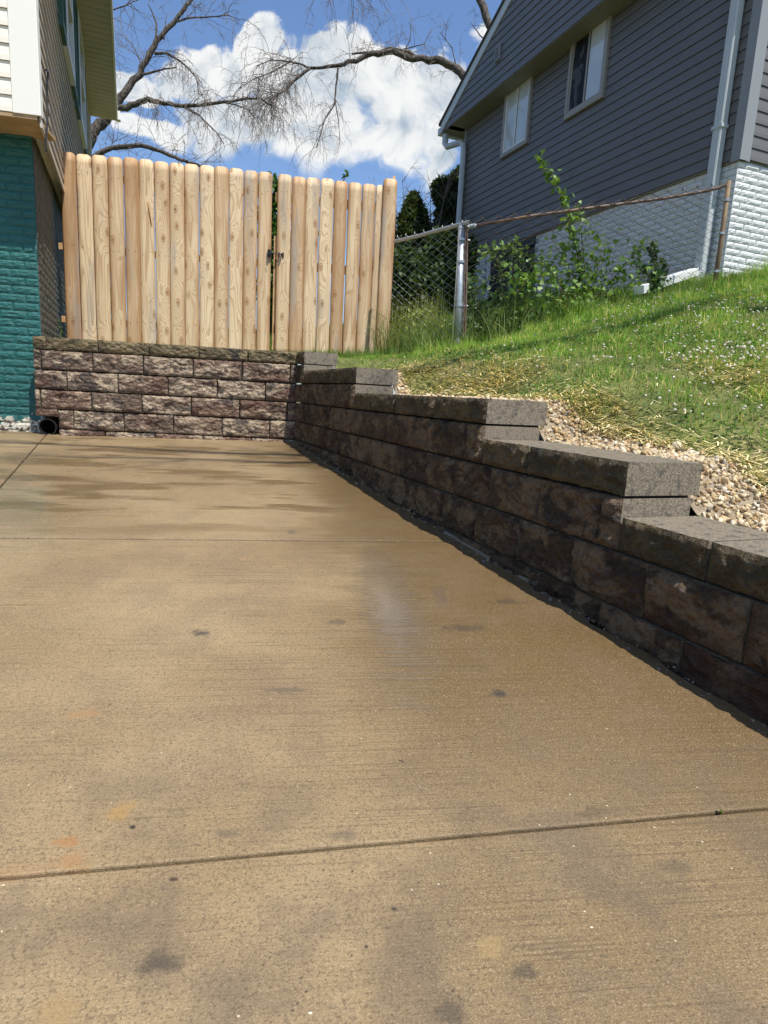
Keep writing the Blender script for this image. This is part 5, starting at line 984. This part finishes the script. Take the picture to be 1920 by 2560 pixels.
for (px_, py_, r_) in ((1135, 770, .4), (1125, 700, .55), (1128, 640, .50), (1130, 600, .50), (1138, 560, .42), (1142, 520, .38), (1146, 480, .30), (1146, 450, .20), (1150, 425, .05)): p = dep(px_, py_, 12.4); prof.append((p[2], p[0], p[1], r_))
evergreen('evergreen_tree', 'ragged dark evergreen with a side tuft behind the grey house downspout', e_b, prof, 14000, 0.11, ((0.018, 0.034, 0.012), (0.07, 0.085, 0.026)), 0.1)
tf = dep(1108, 478, 12.3); tfo = evergreen('evergreen_sapling', 'small dark tufted evergreen sapling left of the ragged evergreen', dep(1120, 770, 12.1), [(dep(1120, 560, 12.1)[2], *dep(1120, 560, 12.1)[:2], .08), (dep(1114, 520, 12.1)[2], *dep(1114, 520, 12.1)[:2], .12), (tf[2] - .1, tf[0], tf[1], .20), (tf[2] + .12, tf[0], tf[1], .20), (tf[2] + .22, tf[0], tf[1], .05)], 2200, 0.10, ((0.02, 0.036, 0.012), (0.07, 0.09, 0.028)), 0.03)
hb = dep(1060, 770, 9.5); prof = []
for (px_, py_, r_) in ((1000, 800, .0), (1000, 760, .4)): pass
def hedge(name, label, pxs, d, r, nl, leaf, cols, group=None):
    b = dep(pxs[0][0], pxs[0][1], d); b[2] = lawn_z(b[0], b[1]); t = empty(name, tuple(b), label, 'shrub', group); P_h = []; mb = MB()
    for (x, y, rr) in pxs:
        c_ = dep(x, y, d); k = int(nl * rr * rr); v = RNG.normal(size=(k, 3)); v /= np.linalg.norm(v, axis=1)[:, None]; P_h.append(c_ + v * (rr * RNG.uniform(0.5, 1.05, (k, 1)) ** 0.6) * np.array([1, 1, 1.0])); mb.tube([b, (b + c_) / 2 + np.array([.05, 0, .1]), c_], [0.03, 0.02, 0.008], 5)
    L_ = np.concatenate(P_h); V, F, C_ = leafcloud(L_, RNG.uniform(leaf * 0.6, leaf * 1.3, len(L_)), greens(len(L_), *cols), 0.4, 'oval'); mb.build('stems', M_STEM, t); arrays('foliage', V, [F], M_LEAF, C_, t)
hedge('wild_hedge', 'dark leafy hedge mass behind the far chain link panel, below the columnar evergreen', [(985, 780, .35), (1000, 720, .38), (1030, 690, .38), (1060, 740, .45), (1080, 700, .32), (1110, 740, .45), (1120, 690, .4), (1130, 640, .4), (1010, 660, .28), (1040, 780, .45), (1095, 790, .4), (1140, 780, .35), (1110, 620, .28), (960, 760, .35), (955, 700, .3)], 9.6, .4, 9000, 0.085, ((0.022, 0.050, 0.015), (0.085, 0.135, 0.035)))
hedge('leafy_sapling', 'leafy green sapling showing through the gap between fence panel and gate', [(680, 480, .25), (684, 540, .28), (690, 600, .28), (690, 660, .30), (866, 436, .035), (690, 730, .35)], 10.5, .4, 9000, 0.09, ((0.04, 0.10, 0.02), (0.12, 0.22, 0.05)))
# branches
def limb(mb, pts, r0, r1, n=8):
    P_l = [np.array(p, float) for p in pts]; out_ = []
    for i in range(len(P_l) - 1):
        for k in range(3):
            t = k / 3; p = P_l[i] * (1 - t) + P_l[i + 1] * t
            if 0 < i or k: p = p + RNG.normal(0, r0 * 0.12, 3)
            out_.append(p)
    out_.append(P_l[-1]); mb.tube(out_, list(np.linspace(r0 * 0.84, r1 * 0.8, len(out_))), n, cap=True, jit=0.25); return out_
def twigs(mb, path, count_, length, droop, r, t0=0.1, t1=1.0, up=0.3, depth=2, side=None):
    for _ in range(max(1, int(count_ * (0.68 if depth == 2 else 1)))):
        u = RNG.uniform(t0, t1) * (len(path) - 1.001); i = int(u); p = path[i] * (1 - (u - i)) + path[i + 1] * (u - i); ax = path[min(i + 1, len(path) - 1)] - path[max(i - 1, 0)]; ax = ax / (np.linalg.norm(ax) + 1e-9)
        d = RNG.normal(size=3); d[1] *= 0.7; d = d / np.linalg.norm(d) * 0.8 + ax * RNG.uniform(0.2, 0.9) + np.array([0, 0, up * RNG.uniform(-0.4, 1.0)]); d /= np.linalg.norm(d); L_ = length * RNG.uniform(0.4, 1.15); k = 7; pts = [p]
        for j in range(k):
            d = d + np.array([0, 0, -droop * (0.4 + j * 0.13)]) + RNG.normal(0, 0.13, 3); d /= np.linalg.norm(d); pts.append(pts[-1] + d * L_ / k)
        mb.tube(pts, list(np.linspace(r, r * 0.35, k + 1)), 3, cap=False)
        if depth > 0: twigs(mb, pts, RNG.integers(2, 5), length * 0.45, droop * 1.1, r * 0.62, 0.25, 1.0, 0.0, depth - 1)
d1 = 15.0
tA = empty('dead_tree', tuple(dep(215, 800, d1)), 'bare dead tree rising from behind the beige house, limbs arching right above the fence', 'tree', 'bare dead trees'); mbl = MB(); mbt = MB()
trunk = limb(mbl, px_path([(200, 800), (205, 500), (212, 380), (224, 347), (245, 318), (266, 297), (285, 270)], d1), .17, .15)
A = limb(mbl, px_path([(285, 270), (309, 235), (347, 185), (374, 135), (390, 105), (432, 58), (459, 23), (480, -5), (510, -50)], d1), .115, .035)
B = limb(mbl, px_path([(280, 278), (315, 268), (351, 256), (370, 249), (409, 258), (455, 266), (501, 264), (559, 256), (617, 245), (650, 248), (680, 262)], d1), .095, .018)
C3 = limb(mbl, px_path([(225, 400), (235, 390), (278, 370), (336, 363), (386, 370), (424, 388), (463, 403), (500, 414), (530, 430)], d1), .085, .03)
D1_ = limb(mbl, px_path([(386, 133), (405, 132), (424, 135), (463, 162), (490, 193), (498, 239)], d1), .045, .012); D2_ = limb(mbl, px_path([(347, 188), (386, 179), (415, 172), (442, 168)], d1), .04, .014); D3_ = limb(mbl, px_path([(388, 108), (392, 60), (378, 25), (370, 8)], d1), .032, .01); D4_ = limb(mbl, px_path([(455, 266), (500, 290), (540, 330), (560, 360)], d1), .03, .01); D5_ = limb(mbl, px_path([(432, 58), (470, 45), (520, 42), (570, 38), (600, 50)], d1), .03, .008)
D6_ = limb(mbl, px_path([(559, 256), (590, 262), (620, 275), (640, 300)], d1), .025, .008); D7_ = limb(mbl, px_path([(200, 40), (266, 31), (300, 18), (345, 0)], d1), .03, .012); D8_ = limb(mbl, px_path([(410, 100), (412, 70), (416, 40)], d1), .02, .01); D9_ = limb(mbl, px_path([(352, 170), (350, 150), (340, 130)], d1), .02, .008)
twigs(mbt, A, 26, 0.9, 0.05, 0.008, 0.2, 1.0); twigs(mbt, B, 60, 1.05, 0.28, 0.009, 0.25, 1.0, 0.1); twigs(mbt, C3, 40, 0.9, 0.02, 0.008, 0.1, 1.0, 0.9); twigs(mbt, D1_, 46, 0.7, 0.32, 0.007, 0.2, 1.0, 0); twigs(mbt, D5_, 30, 0.7, 0.16, 0.007); twigs(mbt, D4_, 20, 0.7, 0.3, 0.007); twigs(mbt, D6_, 30, 0.8, 0.3, 0.007); twigs(mbt, D7_, 30, 1.0, 0.15, 0.008, 0.2); twigs(mbt, D2_, 8, 0.5, 0.3, 0.007); twigs(mbt, D9_, 10, 0.9, 0.1, 0.007, 0.2, 1, 0.2)
twigs(mbt, px_path([(270, 100), (268, 140)], d1), 14, 0.9, 0.15, 0.008); twigs(mbt, px_path([(270, 370), (300, 330)], d1), 12, 0.8, 0.0, 0.007, 0, 1, 0.8)
mbl.build('limbs', M_BARK, tA, smooth=True); mbt.build('twigs', M_TWIG, tA)
d2 = 16.0; tB = empty('dead_tree', tuple(dep(1400, 700, d2)), 'bare dead tree behind the grey house, one long limb arching left over the fence', 'tree', 'bare dead trees'); mbl = MB(); mbt = MB()
limb(mbl, px_path([(1430, 800), (1420, 500), (1400, 330), (1360, 240)], d2), .30, .22); limb(mbl, px_path([(1360, 240), (1290, 160), (1240, 110), (1222, 60), (1199, 0), (1170, -60)], d2), .16, .10)
R1 = limb(mbl, px_path([(1360, 240), (1260, 220), (1200, 212), (1165, 193), (1131, 166), (1092, 152), (1034, 147), (980, 128), (930, 133), (888, 152), (845, 166), (776, 170)], d2), .16, .05)
R2 = limb(mbl, px_path([(1040, 146), (1023, 131), (977, 121), (940, 130), (880, 135)], d2), .07, .03); R3 = limb(mbl, px_path([(776, 170), (737, 200), (710, 228), (690, 240), (676, 247)], d2), .05, .012); R4 = limb(mbl, px_path([(776, 170), (750, 160), (726, 154), (676, 150), (640, 165)], d2), .035, .01)
R5 = limb(mbl, px_path([(845, 172), (840, 216), (836, 262), (811, 301), (800, 340), (791, 370)], d2), .03, .009); R6 = limb(mbl, px_path([(838, 250), (846, 300), (850, 350)], d2), .018, .008); R7 = limb(mbl, px_path([(726, 154), (680, 180), (630, 200), (600, 220)], d2), .02, .008)
R8 = limb(mbl, px_path([(1010, 130), (1025, 100), (1028, 45)], d2), .02, .007); R9 = limb(mbl, px_path([(1000, 125), (1060, 110), (1080, 70)], d2), .02, .007); R10 = limb(mbl, px_path([(1140, 165), (1130, 120), (1100, 80)], d2), .02, .008)
R11 = limb(mbl, px_path([(1280, 150), (1200, 90), (1180, 60)], d2), .03, .01)
twigs(mbt, R3, 110, 1.15, 0.30, 0.008, 0.1, 1.0, 0.0); twigs(mbt, R4, 60, 1.1, 0.30, 0.008, 0.2, 1.0, 0.1); twigs(mbt, R7, 40, 1.0, 0.30, 0.007, 0.0, 1.0, 0.0); twigs(mbt, R1, 46, 0.85, 0.20, 0.008, 0.3, 1.0, 0.5); twigs(mbt, R5, 34, 0.85, 0.30, 0.007, 0.3, 1.0); twigs(mbt, R6, 12, 0.7, 0.3, 0.006); twigs(mbt, R2, 22, 0.8, 0.0, 0.007, 0.1, 1, 0.7)
for q in (R8, R9, R10, R11): twigs(mbt, q, 7, 0.6, 0.05, 0.006)
twigs(mbt, px_path([(800, -40), (860, -20), (900, -20)], d2), 26, 1.3, 0.35, 0.009, 0, 1, 0); twigs(mbt, px_path([(1150, 240), (1160, 300)], d2), 8, 0.9, 0.2, 0.007); twigs(mbt, px_path([(930, -30), (990, -20)], d2), 6, 0.6, 0.3, 0.008)
mbl.build('limbs', M_BARK, tB, smooth=True); mbt.build('twigs', M_TWIG, tB)
mb = MB(); sb_ = px_path([(1170, 372), (1152, 370), (1140, 366), (1131, 375)], 14.5)
# bare scrub behind the fence
def scrub(name, label, xs, ybase, ytop, d, cnt, lean=0.06):
    b = dep(sum(xs) / 2, ybase, d); t = empty(name, tuple(b), label, 'shrub', 'leafless shrubs behind the chain link fence'); mb = MB()
    for i in range(cnt):
        x = RNG.uniform(*xs); p = dep(x, ybase, d + RNG.uniform(-.4, .4)); h = (ybase - ytop) * RNG.uniform(0.55, 1.0) / FPX * d; dd = np.array([RNG.normal(0, lean), RNG.normal(0, lean), 1.0]); pts = [p]
        for j in range(8): dd = dd + RNG.normal(0, 0.05, 3); dd /= np.linalg.norm(dd); pts.append(pts[-1] + dd * h / 8)
        mb.tube(pts, list(np.linspace(0.014, 0.004, 9)), 4, cap=False); twigs(mb, pts, 9, 0.55, 0.02, 0.0055, 0.3, 1.0, 0.6, 1)
    mb.build('stems', M_TWIG, t)
scrub('bare_shrub', 'leafless grey shrub left of and behind the columnar evergreen', (955, 1040), 770, 470, 12.8, 16); scrub('bare_shrub', 'leafless grey shrub between the columnar evergreen and the grey house', (1045, 1130), 770, 470, 12.6, 20)
# a bare tree outside the frame whose limbs shade the slab and lawn
tC = empty('dead_tree', (7.0, -9.5, -0.6), 'bare tree standing behind the viewpoint, shading the slab', 'tree'); mbl = MB(); mbt = MB()
limb(mbl, [(7.0, -9.5, -1), (6.8, -9.2, 3), (6.3, -8.5, 6)], .25, .18)
def up_sun(p, k): return np.array(p) + SUN * k
sh1 = [up_sun((2.6, -0.95, .2), 8.5), up_sun((1.2, -1.05, -.2), 8.2), up_sun((0.2, -0.75, -.77), 8.3), up_sun((-0.6, -0.72, -.78), 8.2), up_sun((-1.3, -0.55, -.79), 8.0), up_sun((-2.2, -.45, -.8), 8)]
sh2 = [up_sun((0.9, -1.0, -.3), 8.0), up_sun((0.0, -1.08, -.78), 8), up_sun((-0.8, -1.0, -.78), 8.0), up_sun((-1.6, -1.05, -.8), 8.0)]
sh3 = [up_sun((4.2, -0.6, .8), 8.2), up_sun((3.0, -0.75, .5), 8.2), up_sun((2.2, -1.0, .25), 8.2), up_sun((1.5, -1.3, 0), 8.1)]
limb(mbl, [(6.3, -8.5, 6), (6.2, -6.8, 7.4), tuple(sh1[0])], .16, .10); S1 = limb(mbl, sh1, .085, .02); limb(mbl, [tuple(sh1[1]), tuple(sh2[0])], .05, .045); S2 = limb(mbl, sh2, .05, .015); limb(mbl, [(6.3, -8.5, 6), (6.6, -6.0, 7.4), tuple(sh3[0])], .13, .09); S3 = limb(mbl, sh3, .11, .05)
twigs(mbt, S1, 30, 0.8, 0.05, 0.008); twigs(mbt, S2, 20, 0.7, 0.05, 0.008); twigs(mbt, S3, 25, 0.8, 0.05, 0.009)
mbl.build('limbs', M_BARK, tC, smooth=True); mbt.build('twigs', M_TWIG, tC)

# ------------------------------------------------------------------ small things
def curl_leaf(name, label, c_, size, colr, nz=0.3):
    mb = MB(); N_ = 7; V = []
    for i in range(N_):
        for j in range(N_):
            u = (i / (N_ - 1) - .5) * 2; v = (j / (N_ - 1) - .5) * 2; wv_ = math.sqrt(max(0, 1 - u * u)) * 0.55; V.append((c_[0] + size * u, c_[1] + size * v * wv_, c_[2] + size * (nz * v * v + 0.25 * u * u + 0.1 * math.sin(u * 5))))
    mb.add(V, [(i * N_ + j, (i + 1) * N_ + j, (i + 1) * N_ + j + 1, i * N_ + j + 1) for i in range(N_ - 1) for j in range(N_ - 1)], c=colr); o = mb.build(name, M_LEAF, origin=tuple(c_), smooth=True)
    s = o.modifiers.new('thickness', 'SOLIDIFY'); s.thickness = 0.0008; return tag(o, label, 'leaf')
lh = lawn_hit(1785, 1250); curl_leaf('dry_leaf', 'curled red brown dead leaf on the gravel beside the lowest step end', lh + np.array([-0.01, 0, 0.018]), 0.028, (0.22, 0.05, 0.02))
def spot(px, py, L, az, r, colm, name, label, cat):
    g = gpx(px, py); mb = MB(); d = np.array([math.cos(az), math.sin(az), 0.0]) * L / 2; mb.tube([g - d + n_ * r, g + n_ * (r * 1.6), g + d + n_ * r], [r * 0.7, r, r * 0.6], 5); tag(mb.build(name, colm, origin=tuple(g)), label, cat)
spot(1003, 1903, 0.010, -0.6, 0.0009, M_BARK, 'twig_bit', 'short dark twig bit lying mid slab right of centre', 'twig'); spot(275, 1763, 0.012, 1.2, 0.0008, M_BARK, 'twig_bit', 'thin dark twig bit lying upright on the left of the slab', 'twig'); spot(193, 1525, 0.018, -0.2, 0.0009, M_RAILW, 'twig_bit', 'pale brown straw bit on the left of the slab, farthest of the litter', 'twig')
for (px_, py_, s_, lb) in ((1478, 2320, 0.0028, 'largest pale pebble on the near slab, right of centre'), (1755, 2106, 0.0024, 'white pebble just below the near joint at the right'), (1075, 2134, 0.0022, 'small white pebble below the near joint at mid frame'), (1635, 2070, 0.0028, 'long pale chip below the near joint'), (775, 2535, 0.003, 'pale chip at the bottom edge of the frame'), (8, 2215, 0.003, 'pale chip under the joint at the left frame edge')):
    g_ = gpx(px_, py_); mb = MB(); vv = IC1_V * np.array([s_, s_ * 0.55, s_ * 0.5]) + g_ + n_ * s_ * 0.35; mb.add(vv, [tuple(f) for f in IC1_F], c=(0.66, 0.58, 0.42)); tag(mb.build('stone_chip', M_STONE, origin=tuple(g_)), lb, 'stone chip', 'pale chips on the slab')
n = 700; t = RNG.random(n); a_ = RNG.choice(3, n, p=[.4, .4, .2]); Xj = np.where(a_ == 0, -2.4 + 2.6 * t, np.where(a_ == 1, -1.2 + 2.0 * t, 0)); Yj = np.where(a_ == 0, -1.316, np.where(a_ == 1, -2.849, 0)); t2 = RNG.random(n); Xj = np.where(a_ == 2, cutx(0.0 - 2 * t2), Xj); Yj = np.where(a_ == 2, -2 * t2, Yj); Yj = Yj + RNG.normal(0, 0.006, n); ok = Xj < slab_edge_x(Yj); Xj = Xj[ok]; Yj = Yj[ok]; n = len(Xj); sz = RNG.uniform(0.001, 0.0032, n)
stones('joint_grit', np.c_[Xj, Yj, gz(Xj, Yj) + sz * 0.2], sz, pal[RNG.choice(7, n)] * 0.8, 'pale grit scattered along the far slab joints', (IC1_V, IC1_F))
